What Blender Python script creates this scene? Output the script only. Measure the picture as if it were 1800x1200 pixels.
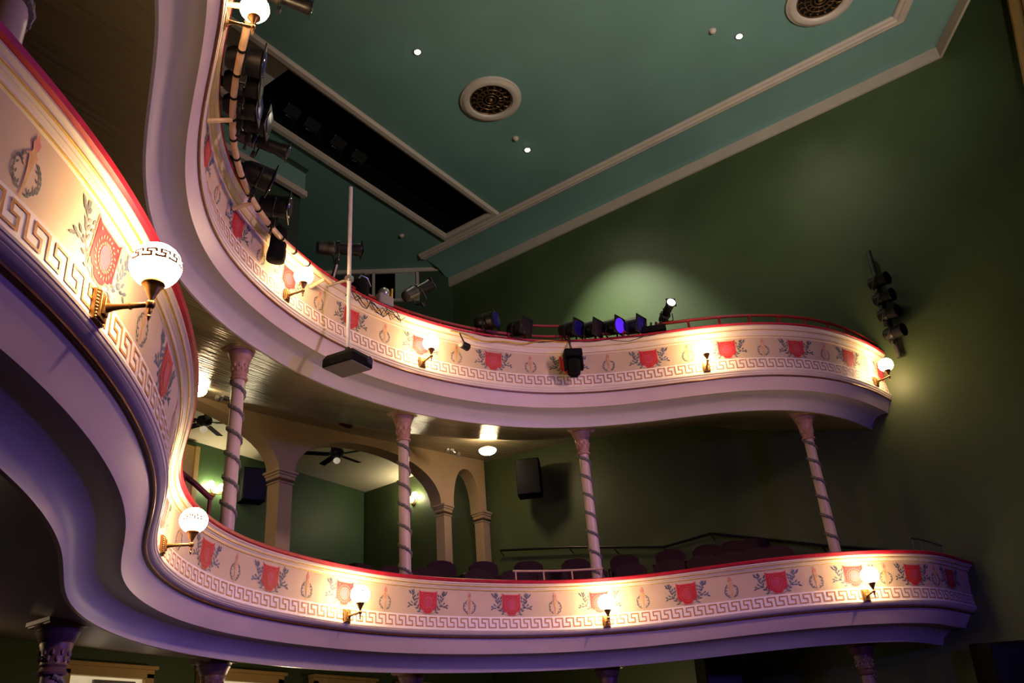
import bpy, math, random
import numpy as np
from mathutils import Vector, Matrix
random.seed(7)
for o in list(bpy.data.objects): bpy.data.objects.remove(o, do_unlink=True)
SC = bpy.context.scene
COL = SC.collection
UPZ = 1.5      # geometry is written relative to eye level; the stalls floor ends up at z = 0

# ------------------------------------------------------------------ camera
fwd = Vector((.73099068, .50098242, .46332412)).normalized()
rgt = Vector((.59382618, -.8015238, -.07021448)).normalized()
upv = rgt.cross(fwd).normalized(); rgt = fwd.cross(upv).normalized()
cam = bpy.data.cameras.new('camera'); cam_o = bpy.data.objects.new('camera', cam); COL.objects.link(cam_o)
cam.sensor_width = 36.0; cam.lens = 1549.6 / 1800 * 36.0; cam.clip_end = 200; cam.clip_start = .05
M = Matrix((rgt, upv, -fwd)).transposed().to_4x4(); M.translation = (0, 0, UPZ)
cam_o.matrix_world = M
SC.camera = cam_o

# ------------------------------------------------------------------ world, exposure, large lights
w = bpy.data.worlds.new('dark_house'); SC.world = w; w.use_nodes = True
w.node_tree.nodes['Background'].inputs[0].default_value = (.5, .48, .5, 1)
w.node_tree.nodes['Background'].inputs[1].default_value = .004
vs = SC.view_settings
vs.view_transform = 'Standard'; vs.look = 'None'; vs.exposure = 0.0; vs.gamma = 1.0; vs.use_curve_mapping = False

def spot(name, loc, target, power, col, angle, blend=.6, radius=.12):
    l = bpy.data.lights.new(name, 'SPOT'); l.energy = power; l.color = col
    l.spot_size = math.radians(angle); l.spot_blend = blend; l.shadow_soft_size = radius
    o = bpy.data.objects.new(name, l); COL.objects.link(o)
    o.location = (loc[0], loc[1], loc[2] + UPZ)
    d = Vector(target) - Vector(loc)
    o.rotation_euler = d.to_track_quat('-Z', 'Y').to_euler()
    return o
# violet wash spilling from the side lamps of the stage, with a rosy one from the lamps hung above it
spot('stage_wash_lamp', (7.5, -6.5, 1.9), (7.5, 8.0, 2.0), 1500, (.20, .11, 1.0), 60, .8, .3)
spot('stage_wash_lamp', (12.8, -5.5, 1.8), (3.2, 5.5, 1.8), 1350, (.20, .11, 1.0), 50, .8, .3)
spot('stage_wash_lamp', (3.0, -6.5, 2.2), (12.6, 4.5, 2.2), 1000, (.20, .11, 1.0), 50, .8, .3)
spot('stage_wash_lamp', (7.5, -6.5, 7.6), (7.3, 8.0, 3.0), 2600, (1.0, .57, .53), 75, .8, .5)
# spot added out of view to brighten the teal ceiling from below
spot('added_ceiling_uplight', (6.0, -4.5, 5.0), (10.2, 2.4, 12.3), 4200, (1.0, .93, .80), 70, 1.0, .3)

# ------------------------------------------------------------------ materials
MATS = {}
def nodes_of(m):
    m.use_nodes = True; nt = m.node_tree; return nt, nt.nodes, nt.links
def mat(name, col, rough=.6, metal=0., var=.12, scale=6., bump=0., bscale=60., spec=.35, stretch=None, coat=0.):
    if name in MATS: return MATS[name]
    m = bpy.data.materials.new(name); nt, N, L = nodes_of(m)
    b = N['Principled BSDF']; b.inputs['Roughness'].default_value = rough; b.inputs['Metallic'].default_value = metal
    b.inputs['Specular IOR Level'].default_value = spec
    if coat: b.inputs['Coat Weight'].default_value = coat
    tc = N.new('ShaderNodeTexCoord'); src = tc.outputs['Object']
    if stretch:
        mp = N.new('ShaderNodeMapping'); mp.inputs['Scale'].default_value = stretch; L.new(src, mp.inputs[0]); src = mp.outputs[0]
    nz = N.new('ShaderNodeTexNoise'); nz.inputs['Scale'].default_value = scale; nz.inputs['Detail'].default_value = 5
    L.new(src, nz.inputs['Vector'])
    rp = N.new('ShaderNodeValToRGB')
    rp.color_ramp.elements[0].position = .3; rp.color_ramp.elements[1].position = .7
    rp.color_ramp.elements[0].color = tuple(c * (1 - var) for c in col) + (1,)
    rp.color_ramp.elements[1].color = tuple(min(1, c * (1 + var)) for c in col) + (1,)
    L.new(nz.outputs['Fac'], rp.inputs[0]); L.new(rp.outputs[0], b.inputs['Base Color'])
    if bump:
        n2 = N.new('ShaderNodeTexNoise'); n2.inputs['Scale'].default_value = bscale; n2.inputs['Detail'].default_value = 3
        L.new(src, n2.inputs['Vector'])
        bp = N.new('ShaderNodeBump'); bp.inputs['Strength'].default_value = bump; bp.inputs['Distance'].default_value = .01
        L.new(n2.outputs['Fac'], bp.inputs['Height']); L.new(bp.outputs[0], b.inputs['Normal'])
    MATS[name] = m; return m
def glow(name, col, strength):
    if name in MATS: return MATS[name]
    m = bpy.data.materials.new(name); nt, N, L = nodes_of(m)
    b = N['Principled BSDF']; b.inputs['Base Color'].default_value = (.8, .78, .72, 1); b.inputs['Roughness'].default_value = .25
    b.inputs['Emission Color'].default_value = tuple(col) + (1,); b.inputs['Emission Strength'].default_value = strength
    MATS[name] = m; return m

mat('cream_paint', (.60, .46, .31), .55, var=.05, scale=3)
mat('ivory_paint', (.72, .62, .50), .42, var=.05, scale=3)
mat('white_band', (.82, .74, .70), .45, var=.04, scale=3)
mat('fascia_paint', (.68, .56, .52), .38, var=.05, scale=2, bump=.03, bscale=5)
mat('cove_paint', (.58, .54, .48), .42, var=.05, scale=2)
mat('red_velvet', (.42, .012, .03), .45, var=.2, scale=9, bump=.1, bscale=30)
mat('gilt', (.72, .48, .10), .35, metal=.5, var=.15, scale=20)
mat('bronze_line', (.20, .085, .03), .35, metal=.4, var=.2, scale=12)
mat('crest_red', (.50, .018, .03), .55, var=.15, scale=25)
mat('crest_salmon', (.60, .13, .10), .6, var=.15, scale=25)
mat('crest_rose', (.52, .05, .09), .55, var=.12, scale=25)
mat('leaf_slate', (.10, .12, .13), .6, var=.35, scale=14)
mat('leaf_blue', (.10, .13, .20), .6, var=.35, scale=14)
mat('torch_ochre', (.62, .36, .17), .6, var=.18, scale=18)
mat('torch_flame', (.62, .24, .17), .6, var=.15, scale=18)
mat('key_ochre', (.46, .20, .06), .5, var=.2, scale=15)
mat('teal_ceiling', (.135, .245, .215), .55, var=.07, scale=.8, bump=.04, bscale=80)
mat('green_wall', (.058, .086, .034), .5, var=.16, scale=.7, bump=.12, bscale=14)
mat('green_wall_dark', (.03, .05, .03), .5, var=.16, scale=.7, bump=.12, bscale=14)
mat('room_green', (.05, .105, .04), .5, var=.1, scale=.9, bump=.08, bscale=18)
mat('room_cream', (.72, .66, .50), .5, var=.05, scale=1)
mat('trim_stone', (.46, .37, .31), .5, var=.06, scale=3)
mat('tan_paint', (.46, .34, .20), .5, var=.06, scale=2)
mat('tan_gold', (.55, .36, .13), .4, var=.12, scale=4)
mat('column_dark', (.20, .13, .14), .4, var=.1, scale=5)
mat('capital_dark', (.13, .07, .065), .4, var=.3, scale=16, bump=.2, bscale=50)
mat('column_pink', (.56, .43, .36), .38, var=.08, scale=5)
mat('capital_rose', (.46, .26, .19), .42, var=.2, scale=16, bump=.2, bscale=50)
mat('garland_grey', (.15, .14, .13), .6, var=.35, scale=40, bump=.6, bscale=70)
mat('black_metal', (.008, .008, .009), .4, metal=.15, var=.3, scale=10)
mat('matte_black', (.006, .006, .006), .8, var=.2, scale=8, spec=.1)
mat('void_black', (.003, .003, .003), .9, var=.1, scale=3, spec=.05)
mat('steel', (.45, .44, .43), .3, metal=.9, var=.15, scale=14)
mat('dark_steel', (.10, .095, .09), .35, metal=.8, var=.2, scale=14)
mat('white_pipe', (.62, .60, .57), .4, var=.08, scale=10)
mat('tan_pipe', (.55, .38, .22), .45, var=.12, scale=14)
mat('red_pipe', (.34, .035, .02), .4, var=.15, scale=10)
mat('antique_brass', (.30, .17, .06), .32, metal=.85, var=.25, scale=20)
mat('gel_blue', (.012, .008, .13), .18, var=.3, scale=20, spec=.6)
mat('dark_gel', (.02, .012, .02), .25, var=.3, scale=20, spec=.6)
mat('lens_glass', (.05, .05, .07), .08, var=.2, scale=9, spec=.8)
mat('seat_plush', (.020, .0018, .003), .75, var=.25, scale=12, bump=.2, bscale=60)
mat('seat_frame_dark', (.02, .015, .012), .4, var=.2, scale=9)
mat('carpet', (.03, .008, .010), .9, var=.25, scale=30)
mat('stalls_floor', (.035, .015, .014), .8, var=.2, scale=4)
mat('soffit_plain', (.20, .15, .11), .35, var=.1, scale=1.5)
mat('door_tan', (.80, .60, .28), .5, var=.06, scale=3)
mat('grey_plastic', (.20, .19, .19), .5, var=.08, scale=12)
mat('grille_brass', (.20, .10, .035), .35, metal=.7, var=.3, scale=24)
mat('dark_wood', (.05, .03, .02), .5, var=.25, scale=5)
mat('rust_red', (.18, .03, .025), .5, var=.2, scale=9)
mat('pale_glass', (.24, .30, .26), .2, var=.1, scale=2)
mat('yellow_tape', (.6, .36, .03), .6, var=.1, scale=10)
glow('globe_glow', (1.0, .66, .33), 90.0)
glow('dome_glow', (1.0, .72, .40), 80.0)
glow('room_globe_glow', (1.0, .82, .52), 75.0)
glow('downlight_glow', (1.0, .86, .62), 40.0)
glow('lens_lit', (1.0, .95, .85), 6.0)
glow('gel_lit', (.12, .02, 1.0), .9); MATS['gel_lit'].node_tree.nodes['Principled BSDF'].inputs['Base Color'].default_value = (.02, .01, .2, 1)
glow('lit_beyond', (1.0, .82, .5), .45)
glow('fan_bowl_added_glow', (1.0, .85, .6), .35)  # faint emission put on an unlit bowl so that it reads pale

# beadboard ceilings: glossy paint over boards
def board_mat():
    m = bpy.data.materials.new('beadboard_ceiling'); nt, N, L = nodes_of(m)
    b = N['Principled BSDF']; b.inputs['Roughness'].default_value = .24; b.inputs['Specular IOR Level'].default_value = .6
    b.inputs['Base Color'].default_value = (.30, .27, .20, 1)
    tc = N.new('ShaderNodeTexCoord'); mp = N.new('ShaderNodeMapping')
    mp.inputs['Rotation'].default_value = (0, 0, math.radians(12))
    L.new(tc.outputs['Object'], mp.inputs[0])
    mp2 = N.new('ShaderNodeMapping'); mp2.inputs['Scale'].default_value = (.5, 9.0, 1.0); L.new(mp.outputs[0], mp2.inputs[0])
    nz = N.new('ShaderNodeTexNoise'); nz.inputs['Scale'].default_value = 1.5; nz.inputs['Detail'].default_value = 2; L.new(mp2.outputs[0], nz.inputs['Vector'])
    wv = N.new('ShaderNodeTexWave'); wv.wave_type = 'BANDS'; wv.bands_direction = 'Y'
    wv.inputs['Scale'].default_value = 3.6; wv.inputs['Distortion'].default_value = .4; L.new(mp.outputs[0], wv.inputs['Vector'])
    ad = N.new('ShaderNodeMath'); ad.operation = 'MULTIPLY_ADD'; ad.inputs[1].default_value = .07; L.new(wv.outputs['Fac'], ad.inputs[0]); L.new(nz.outputs['Fac'], ad.inputs[2])
    bp = N.new('ShaderNodeBump'); bp.inputs['Strength'].default_value = .8; bp.inputs['Distance'].default_value = .045
    L.new(ad.outputs[0], bp.inputs['Height']); L.new(bp.outputs[0], b.inputs['Normal'])
    rp = N.new('ShaderNodeValToRGB'); rp.color_ramp.elements[0].color = (.36, .31, .21, 1); rp.color_ramp.elements[1].color = (.44, .39, .27, 1)
    L.new(nz.outputs['Fac'], rp.inputs[0]); L.new(rp.outputs[0], b.inputs['Base Color'])
    MATS['beadboard_ceiling'] = m
board_mat()

# ------------------------------------------------------------------ mesh builder
class MB:
    def __init__(s): s.v = []; s.f = []; s.m = []; s.cur = 0
    def add(s, vs, fs):
        b = len(s.v); s.v += [tuple(map(float, q)) for q in vs]
        for f in fs: s.f.append(tuple(b + i for i in f)); s.m.append(s.cur)
        return s
    def box(s, c, d, R=None):
        c = Vector(c); h = Vector(d) / 2
        P = [Vector((x * h.x, y * h.y, z * h.z)) for x in (-1, 1) for y in (-1, 1) for z in (-1, 1)]
        if R is not None: P = [R @ p for p in P]
        return s.add([c + p for p in P], [(0, 1, 3, 2), (4, 6, 7, 5), (0, 4, 5, 1), (2, 3, 7, 6), (0, 2, 6, 4), (1, 5, 7, 3)])
    def prism(s, poly, z0, z1):
        n = len(poly)
        return s.add([(x, y, z0) for x, y in poly] + [(x, y, z1) for x, y in poly],
                     [tuple(range(n))[::-1], tuple(range(n, 2 * n))] + [(i, (i + 1) % n, n + (i + 1) % n, n + i) for i in range(n)])
    def tube(s, pts, r, n=8, cap=True):
        pts = [Vector(p) for p in pts]; k = len(pts)
        rs = r if isinstance(r, (list, tuple)) else [r] * k
        rings = []; ref = None
        for i, p in enumerate(pts):
            t = (pts[min(i + 1, k - 1)] - pts[max(i - 1, 0)]).normalized()
            if ref is None: ref = Vector((0, 0, 1)) if abs(t.z) < .9 else Vector((1, 0, 0))
            a = t.cross(ref).normalized(); b = a.cross(t).normalized(); ref = b
            rings.append([p + (a * math.cos(2 * math.pi * j / n) + b * math.sin(2 * math.pi * j / n)) * rs[i] for j in range(n)])
        vs = [q for R in rings for q in R]; fs = []
        for i in range(k - 1):
            for j in range(n): fs.append((i * n + j, i * n + (j + 1) % n, (i + 1) * n + (j + 1) % n, (i + 1) * n + j))
        if cap: fs.append(tuple(range(n))); fs.append(tuple(range((k - 1) * n, k * n))[::-1])
        return s.add(vs, fs)
    def lathe(s, prof, c=(0, 0, 0), n=20, axis='z', R=None):
        vs = []; c = Vector(c)
        for r, z in prof:
            for j in range(n):
                a = 2 * math.pi * j / n
                p = Vector((r * math.cos(a), r * math.sin(a), z)) if axis == 'z' else Vector((z, r * math.cos(a), r * math.sin(a)))
                if R is not None: p = R @ p
                vs.append(c + p)
        k = len(prof); fs = []
        for i in range(k - 1):
            for j in range(n): fs.append((i * n + j, i * n + (j + 1) % n, (i + 1) * n + (j + 1) % n, (i + 1) * n + j))
        fs.append(tuple(range(n))[::-1]); fs.append(tuple(range((k - 1) * n, k * n)))
        return s.add(vs, fs)
    def sphere(s, c, r, n=20, m=12, squash=1.):
        return s.lathe([(max(1e-4, r * math.sin(math.pi * i / m)), -r * squash * math.cos(math.pi * i / m)) for i in range(m + 1)], c, n)
    def build(s, name, mats, parent=None, smooth=False, bevel=0.):
        me = bpy.data.meshes.new(name)
        off = Vector(parent.location) if parent is not None else Vector((0, 0, 0))
        if parent is not None and parent.parent is not None: off = off + Vector(parent.parent.location)
        me.from_pydata([tuple(Vector(q) - off) for q in s.v], [], s.f)
        for mm in (mats if isinstance(mats, (list, tuple)) else [mats]): me.materials.append(MATS[mm])
        me.polygons.foreach_set('material_index', s.m)
        if smooth: me.polygons.foreach_set('use_smooth', [True] * len(s.f))
        me.update()
        o = bpy.data.objects.new(name, me); COL.objects.link(o)
        if smooth:
            try: me.set_sharp_from_angle(angle=math.radians(38))
            except Exception: pass
        if parent is not None: o.parent = parent
        if bevel:
            md = o.modifiers.new('bevel', 'BEVEL'); md.width = bevel; md.segments = 2
        return o
def empty(name, loc, label, cat, group=None):
    o = bpy.data.objects.new(name, None); COL.objects.link(o); o.location = loc; o.empty_display_size = .1
    o['label'] = label; o['category'] = cat
    if group: o['group'] = group
    return o
def tag(o, label, cat, group=None):
    o['label'] = label; o['category'] = cat
    if group: o['group'] = group
    return o
def struct(o, label=None):
    o['kind'] = 'structure'
    if label: o['label'] = label
    return o
def copy_tree(o, parent=None):
    c = o.copy(); COL.objects.link(c)
    if parent is not None: c.parent = parent
    for ch in list(o.children): copy_tree(ch, c)
    return c
def place(proto, used, loc, rot, label, group):
    o = proto if not used[0] else copy_tree(proto)
    used[0] = True
    o.location = loc; o.rotation_euler = rot if isinstance(rot, (tuple, list)) or hasattr(rot, 'x') else (0, 0, rot)
    o['label'] = label
    if group: o['group'] = group
    return o

# ------------------------------------------------------------------ the two horseshoe paths (plan)
LOWC = [[-0.902,2.653],[-0.433,2.672],[0.031,2.742],[0.478,2.884],[0.902,3.086],[1.309,3.32],[1.693,3.589],[2.055,3.888],[2.396,4.211],[2.714,4.556],[3.009,4.922],[3.276,5.307],[3.519,5.709],[3.753,6.116],[4.003,6.514],[4.292,6.883],[4.625,7.214],[4.993,7.504],[5.393,7.75],[5.82,7.946],[6.268,8.084],[6.73,8.169],[7.197,8.212],[7.666,8.224],[8.135,8.199],[8.598,8.123],[9.049,7.991],[9.483,7.814],[9.902,7.602],[10.304,7.36],[10.681,7.08],[11.024,6.759],[11.322,6.398],[11.569,5.999],[11.765,5.572],[11.93,5.132],[12.091,4.692],[12.277,4.26],[12.504,3.85],[12.779,3.47],[13.103,3.13],[13.474,2.843],[13.891,2.631],[14.348,2.526],[14.813,2.455],[15.27,2.35]]
UPC = [[-0.902,2.462],[-0.445,2.473],[0.01,2.517],[0.457,2.615],[0.888,2.765],[1.302,2.96],[1.694,3.195],[2.056,3.474],[2.378,3.798],[2.657,4.161],[2.899,4.548],[3.124,4.947],[3.347,5.345],[3.588,5.734],[3.857,6.103],[4.161,6.446],[4.5,6.752],[4.874,7.014],[5.277,7.23],[5.699,7.405],[6.135,7.543],[6.58,7.646],[7.033,7.711],[7.49,7.731],[7.946,7.711],[8.399,7.649],[8.844,7.543],[9.276,7.393],[9.692,7.204],[10.089,6.977],[10.457,6.706],[10.786,6.389],[11.074,6.034],[11.325,5.652],[11.547,5.253],[11.758,4.847],[11.98,4.447],[12.236,4.068],[12.535,3.723],[12.877,3.419],[13.256,3.165],[13.668,2.966],[14.1,2.818],[14.545,2.713],[14.996,2.64],[15.45,2.585]]
class Path:
    def __init__(s, C, n=260):
        P = np.array(C); E = np.vstack([2 * P[0] - P[1], P, 2 * P[-1] - P[-2]]); Q = []
        for i in range(1, len(E) - 2):
            for t in np.linspace(0, 1, 12, endpoint=False):
                a, b, c, d = E[i - 1:i + 3]
                Q.append(.5 * (2 * b + (c - a) * t + (2 * a - 5 * b + 4 * c - d) * t * t + (3 * b - a - 3 * c + d) * t ** 3))
        Q.append(P[-1]); Q = np.array(Q)
        for _ in range(30): Q[1:-1] = .25 * Q[:-2] + .5 * Q[1:-1] + .25 * Q[2:]
        s.Q = Q; s.S = np.r_[0, np.cumsum(np.hypot(*np.diff(Q, axis=0).T))]; s.L = s.S[-1]
        s.grid = np.linspace(0, s.L, n)
    def p(s, u): return np.array([np.interp(u, s.S, s.Q[:, 0]), np.interp(u, s.S, s.Q[:, 1])])
    def n(s, u, h=.06):
        t = s.p(min(u + h, s.L)) - s.p(max(u - h, 0)); t /= np.hypot(*t); return np.array([t[1], -t[0]])
    def at(s, u, n, z):
        q = s.p(u) + s.n(u) * n; return (q[0], q[1], z)
    def dist(s, x, y): return float(np.min(np.hypot(s.Q[:, 0] - x, s.Q[:, 1] - y)))
    def yaw(s, u): n = s.n(u); return math.atan2(n[1], n[0])
LOW = Path(LOWC); UP = Path(UPC)

def sweep(path, prof, k, closed=False):
    mb = MB(); m = len(prof); vs = []; fs = []
    for u in path.grid:
        q = path.p(u); nn = path.n(u)
        for n, z in prof: vs.append((q[0] + nn[0] * n * k, q[1] + nn[1] * n * k, z * k))
    for i in range(len(path.grid) - 1):
        for j in range(m if closed else m - 1):
            a = i * m + j; b = i * m + (j + 1) % m
            fs.append((a, b, b + m, a + m))
    return mb.add(vs, fs)
def bead(c, r, n=8): return [(c[0] + r * math.cos(2 * math.pi * i / n), c[1] + r * math.sin(2 * math.pi * i / n)) for i in range(n)]

# ------------------------------------------------------------------ room shell
RW = 15.0; LW = -.95; ZC = 12.3; FL = -1.5
def slab(name, poly, z0, z1, m): return MB().prism(poly, z0, z1).build(name, m)
struct(slab('floor', [(LW - .3, -8), (RW + .3, -8), (RW + .3, 17.2), (LW - .3, 17.2)], FL - .2, FL, 'stalls_floor'))
struct(MB().box((RW + .15, 5.2, 6), (.3, 24.2, 15.6)).build('wall_right', 'green_wall'))
struct(MB().box((LW - .15, 4.5, 6), (.3, 25, 15.6)).build('wall_left', 'green_wall'))
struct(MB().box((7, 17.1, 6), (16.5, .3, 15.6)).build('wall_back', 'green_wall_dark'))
struct(MB().box((7, -7.9, 6), (16.5, .3, 15.6)).build('wall_stage', 'void_black'))
# right-hand wall of the gallery corner, cut across at an angle
cw = MB(); a = Vector((15.0, 12.0, 0)); b = Vector((11.0, 16.95, 0)); t = (b - a).normalized(); nn = Vector((t.y, -t.x, 0))
cw.prism([(a.x, a.y), (b.x, b.y), (b.x + nn.x * .2 + .05, b.y + nn.y * .2), (a.x + nn.x * .2 + .1, a.y + nn.y * .2)][::1], 7.25, 13.6)
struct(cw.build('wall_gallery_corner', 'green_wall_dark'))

# ceiling with a long dark lighting slot across the house, chamfered at the stage end
SX, SY0, SY1 = 13.85, 9.72, 11.2
cb = MB()
def cpoly(poly): cb.prism(poly, ZC, ZC + .08)
cpoly([(LW, SY1), (SX, SY1), (SX, 12.2), (RW, 12.2), (RW, 17), (LW, 17)])
cpoly([(LW, .5), (14.1, .5), (14.1, SY0), (LW, SY0)])
cpoly([(SX, SY0), (14.1, SY0), (14.1, 12.2), (SX, 12.2)])
cpoly([(LW, -.75), (12.2, -.75), (14.1, .5), (LW, .5)])
struct(cb.build('ceiling', 'teal_ceiling'))
# cove strip running along the right wall and turning across the stage end
cv = MB(); prof = [(0, ZC), (.22, ZC - .01), (.42, ZC - .05), (.60, ZC - .13), (.76, ZC - .24), (.86, 11.96)]
rows = []
for (ix, iy, ox, oy) in [(14.1, 12.25, 14.98, 12.1), (14.1, .52, 14.98, .10), (12.2, -.72, 12.9, -1.22), (9, -2.82, 9.7, -3.32)]:
    rows.append([(ix + (ox - ix) * d / .86, iy + (oy - iy) * d / .86, z) for d, z in prof])
vs_ = [q for r in rows for q in r]; m = len(prof)
cv.add(vs_, [(i * m + j, i * m + j + 1, (i + 1) * m + j + 1, (i + 1) * m + j) for i in range(len(rows) - 1) for j in range(m - 1)])
struct(cv.build('ceiling_cove', 'teal_ceiling', smooth=True))
struct(MB().prism([(LW, -8), (RW + .2, -8), (RW + .2, 1.2), (14, 1.2), (12, -.6), (LW, -.6)], 13.2, 13.4).build('ceiling_stage', 'void_black'))

def strip(pts, prof, up=Vector((0, 0, 1))):
    """moulding swept along a polyline with mitred corners; prof = (side, height) pairs, closed"""
    mb = MB(); pts = [Vector(p) for p in pts]; k = len(pts); rings = []
    for i, p in enumerate(pts):
        t0 = (pts[i] - pts[i - 1]).normalized() if i else None
        t1 = (pts[i + 1] - pts[i]).normalized() if i < k - 1 else None
        t0 = t0 or t1; t1 = t1 or t0
        s0 = t0.cross(up).normalized(); s1 = t1.cross(up).normalized()
        s = (s0 + s1).normalized(); s = s / max(.3, s.dot(s0))
        rings.append([p + s * x + up * z for x, z in prof])
    m = len(prof)
    mb.add([q for r in rings for q in r], [(i * m + j, i * m + (j + 1) % m, (i + 1) * m + (j + 1) % m, (i + 1) * m + j) for i in range(k - 1) for j in range(m)] + [tuple(range(m)), tuple(range((k - 1) * m, k * m))[::-1]])
    return mb
flat = [(-.03, -.25), (0.02, -.25), (.05, -.18), (.05, -.02), (.02, 0), (-.03, 0)]
stepped = [(-.13, .0), (-.13, -.05), (-.09, -.07), (-.05, -.06), (-.02, -.10), (.03, -.10), (.05, -.07), (.10, -.06), (.12, -.03), (.12, .0)]
struct(strip([(14.97, 12.05, 11.97), (14.97, .09, 11.97), (12.9, -1.25, 11.97), (9.7, -3.35, 11.97)], [(-x, z) for x, z in flat]).build('trim_1', 'trim_stone'), 'pale stone-coloured cornice along the foot of the ceiling cove')
struct(strip([(14.1, 12.2, ZC), (14.1, .5, ZC), (12.2, -.75, ZC), (9, -2.8, ZC)], stepped).build('trim_2', 'trim_stone'), 'pale stepped moulding framing the teal ceiling')
slotp = [(-.09, .0), (-.09, -.05), (-.03, -.08), (.06, -.08), (.09, -.03), (.09, .12), (.05, .12), (.05, 0)]
struct(strip([(LW, SY0, ZC), (SX, SY0, ZC), (SX, SY1, ZC), (LW, SY1, ZC)], slotp).build('trim_3', 'trim_stone'), 'pale moulding around the dark lighting slot')
# slot shaft
sh = MB(); zt = ZC + 1.6
sh.box(((LW + SX) / 2, SY0 - .08, ZC + .85), (SX - LW + .4, .1, 1.6)); sh.box(((LW + SX) / 2, SY1 + .08, ZC + .85), (SX - LW + .4, .1, 1.6))
sh.box((SX + .1, (SY0 + SY1) / 2, ZC + .85), (.1, 1.6, 1.6)); sh.box(((LW + SX) / 2, (SY0 + SY1) / 2, ZC + 1.65), (SX - LW + .4, 1.7, .1))
struct(sh.build('ceiling_slot', 'void_black'))
struct(MB().box((4.1, 10.5, ZC + .3), (7.7, 1.25, .05)).build('ceiling_slot_panel', 'cove_paint'))
# coved bulkhead over the back of the gallery
bk = MB(); pr = [(0, ZC), (-.0, ZC), (.18, ZC - .02), (.34, ZC - .08), (.46, ZC - .2), (.52, ZC - .36)]
bk.add([(x, 11.75 + d * .45, z) for x in (LW, 10.0) for d, z in pr[1:]], [(j, j + 1, j + 6, j + 5) for j in range(4)])
bk.box(((LW + 10) / 2, 14.5, 10.4), (10 - LW, 5.0, 3.78))
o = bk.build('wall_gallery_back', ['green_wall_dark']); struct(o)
struct(MB().prism([(LW, 11.86), (10.0, 11.86), (10.0, 12.0), (LW, 12.0)], 11.74, ZC).build('wall_gallery_band', 'teal_ceiling'))
struct(MB().box(((LW + 10) / 2, 11.83, 11.68), (10 - LW, .1, .14)).build('trim_4', 'trim_stone'))
struct(strip([(14.98, 12.0, ZC), (11.0, 16.85, ZC)], [(-.02, -.1), (.06, -.1), (.06, 0), (-.02, 0)]).build('trim_5', 'trim_stone'))

# ------------------------------------------------------------------ balconies
KL, KU = .98, 1.035
def key_mesh(path, k, z0, z1, n0, n1, s0, s1, unit):
    """running square meander painted on the white band"""
    mb = MB(); H = z1 - z0; pad = .17 * H; th = .016
    pts = [(0, 1), (.65, 1), (.65, 0), (1.3, 0), (1.3, .52), (1.0, .52), (1.0, 1)]
    cnt = int((s1 - s0) / unit)
    def P(a, b):
        u = s0 + a; v = (pad + b * (H - 2 * pad)) / H
        return path.at(u, (n0 + (n1 - n0) * v + .004) * k, (z0 + H * v) * k)
    hh = (H - 2 * pad)
    for c in range(cnt):
        for (x0, y0), (x1, y1) in zip(pts[:-1], pts[1:]):
            a0, a1 = sorted(((c + x0) * unit, (c + x1) * unit)); b0, b1 = sorted((y0 * hh, y1 * hh))
            if abs(x0 - x1) < 1e-6: a0 -= th / 2; a1 += th / 2; b0 -= th / 2; b1 += th / 2
            else: b0 -= th / 2; b1 += th / 2
            mb.add([P(a0, b0 / hh), P(a1, b0 / hh), P(a1, b1 / hh), P(a0, b1 / hh)], [(0, 1, 2, 3)])
    return mb

def decal(path, k, z0, z1, n0, n1, s):
    H = z1 - z0
    def P(x, y, lift):   # x, y in metres about the middle of the frieze
        v = .5 + y / (H * k)
        return path.at(s - x, (n0 + (n1 - n0) * v) * k + lift, (z0 + H * v) * k)
    return P
def crest(P):
    mb = MB(); cols = [-1, -.86, -.72, -.55, -.4, -.2, 0, .2, .4, .55, .72, .86, 1]
    def top(x): return .118 + (.022 if abs(x) > .93 else 0.0 if abs(x) < .75 else .004)
    def bot(x):
        a = abs(x)
        return -.142 + .012 * (a / .4) ** 2 if a <= .4 else (-.112 if a < .5 else -.098 + (-.0 if a < .8 else .02))
    for lay, (w, ex, li) in enumerate([(.142, .012, .003), (.128, 0, .006)]):
        mb.cur = 1 if lay == 0 else 0
        vs = []
        for c in cols: vs += [P(c * w, top(c) + ex, li), P(c * w, bot(c) - ex, li)]
        mb.add(vs, [(2 * i, 2 * i + 1, 2 * i + 3, 2 * i + 2) for i in range(len(cols) - 1)])
    mb.cur = 1; n = 20
    for i in range(22):
        a = 2 * math.pi * i / 22
        for r, da in ((.078, .9), (.090, -.9)): leaf(mb, P, math.cos(a) * r, -.008 + math.sin(a) * r, a + math.pi / 2 + da, .024, .011, .009)
    for sx in (-1, 1):
        mb.add([P(sx * .095 + .009 * math.cos(a), .095 + .009 * math.sin(a), .009) for a in np.linspace(0, 5.2, 6)], [tuple(range(6))])
    mb.cur = 2
    mb.add([P(math.cos(2 * math.pi * i / n) * .055, -.008 + math.sin(2 * math.pi * i / n) * .062, .009) for i in range(n)], [tuple(range(n))])
    return mb
def leaf(mb, P, x, y, a, L, W, li=.004):
    c, s = math.cos(a), math.sin(a)
    pts = [(0, 0), (.35, -.5), (.72, -.38), (1, 0), (.72, .38), (.35, .5)]
    mb.add([P(x + (u * L) * c - (v * W) * s, y + (u * L) * s + (v * W) * c, li) for u, v in pts], [tuple(range(6))])
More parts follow.
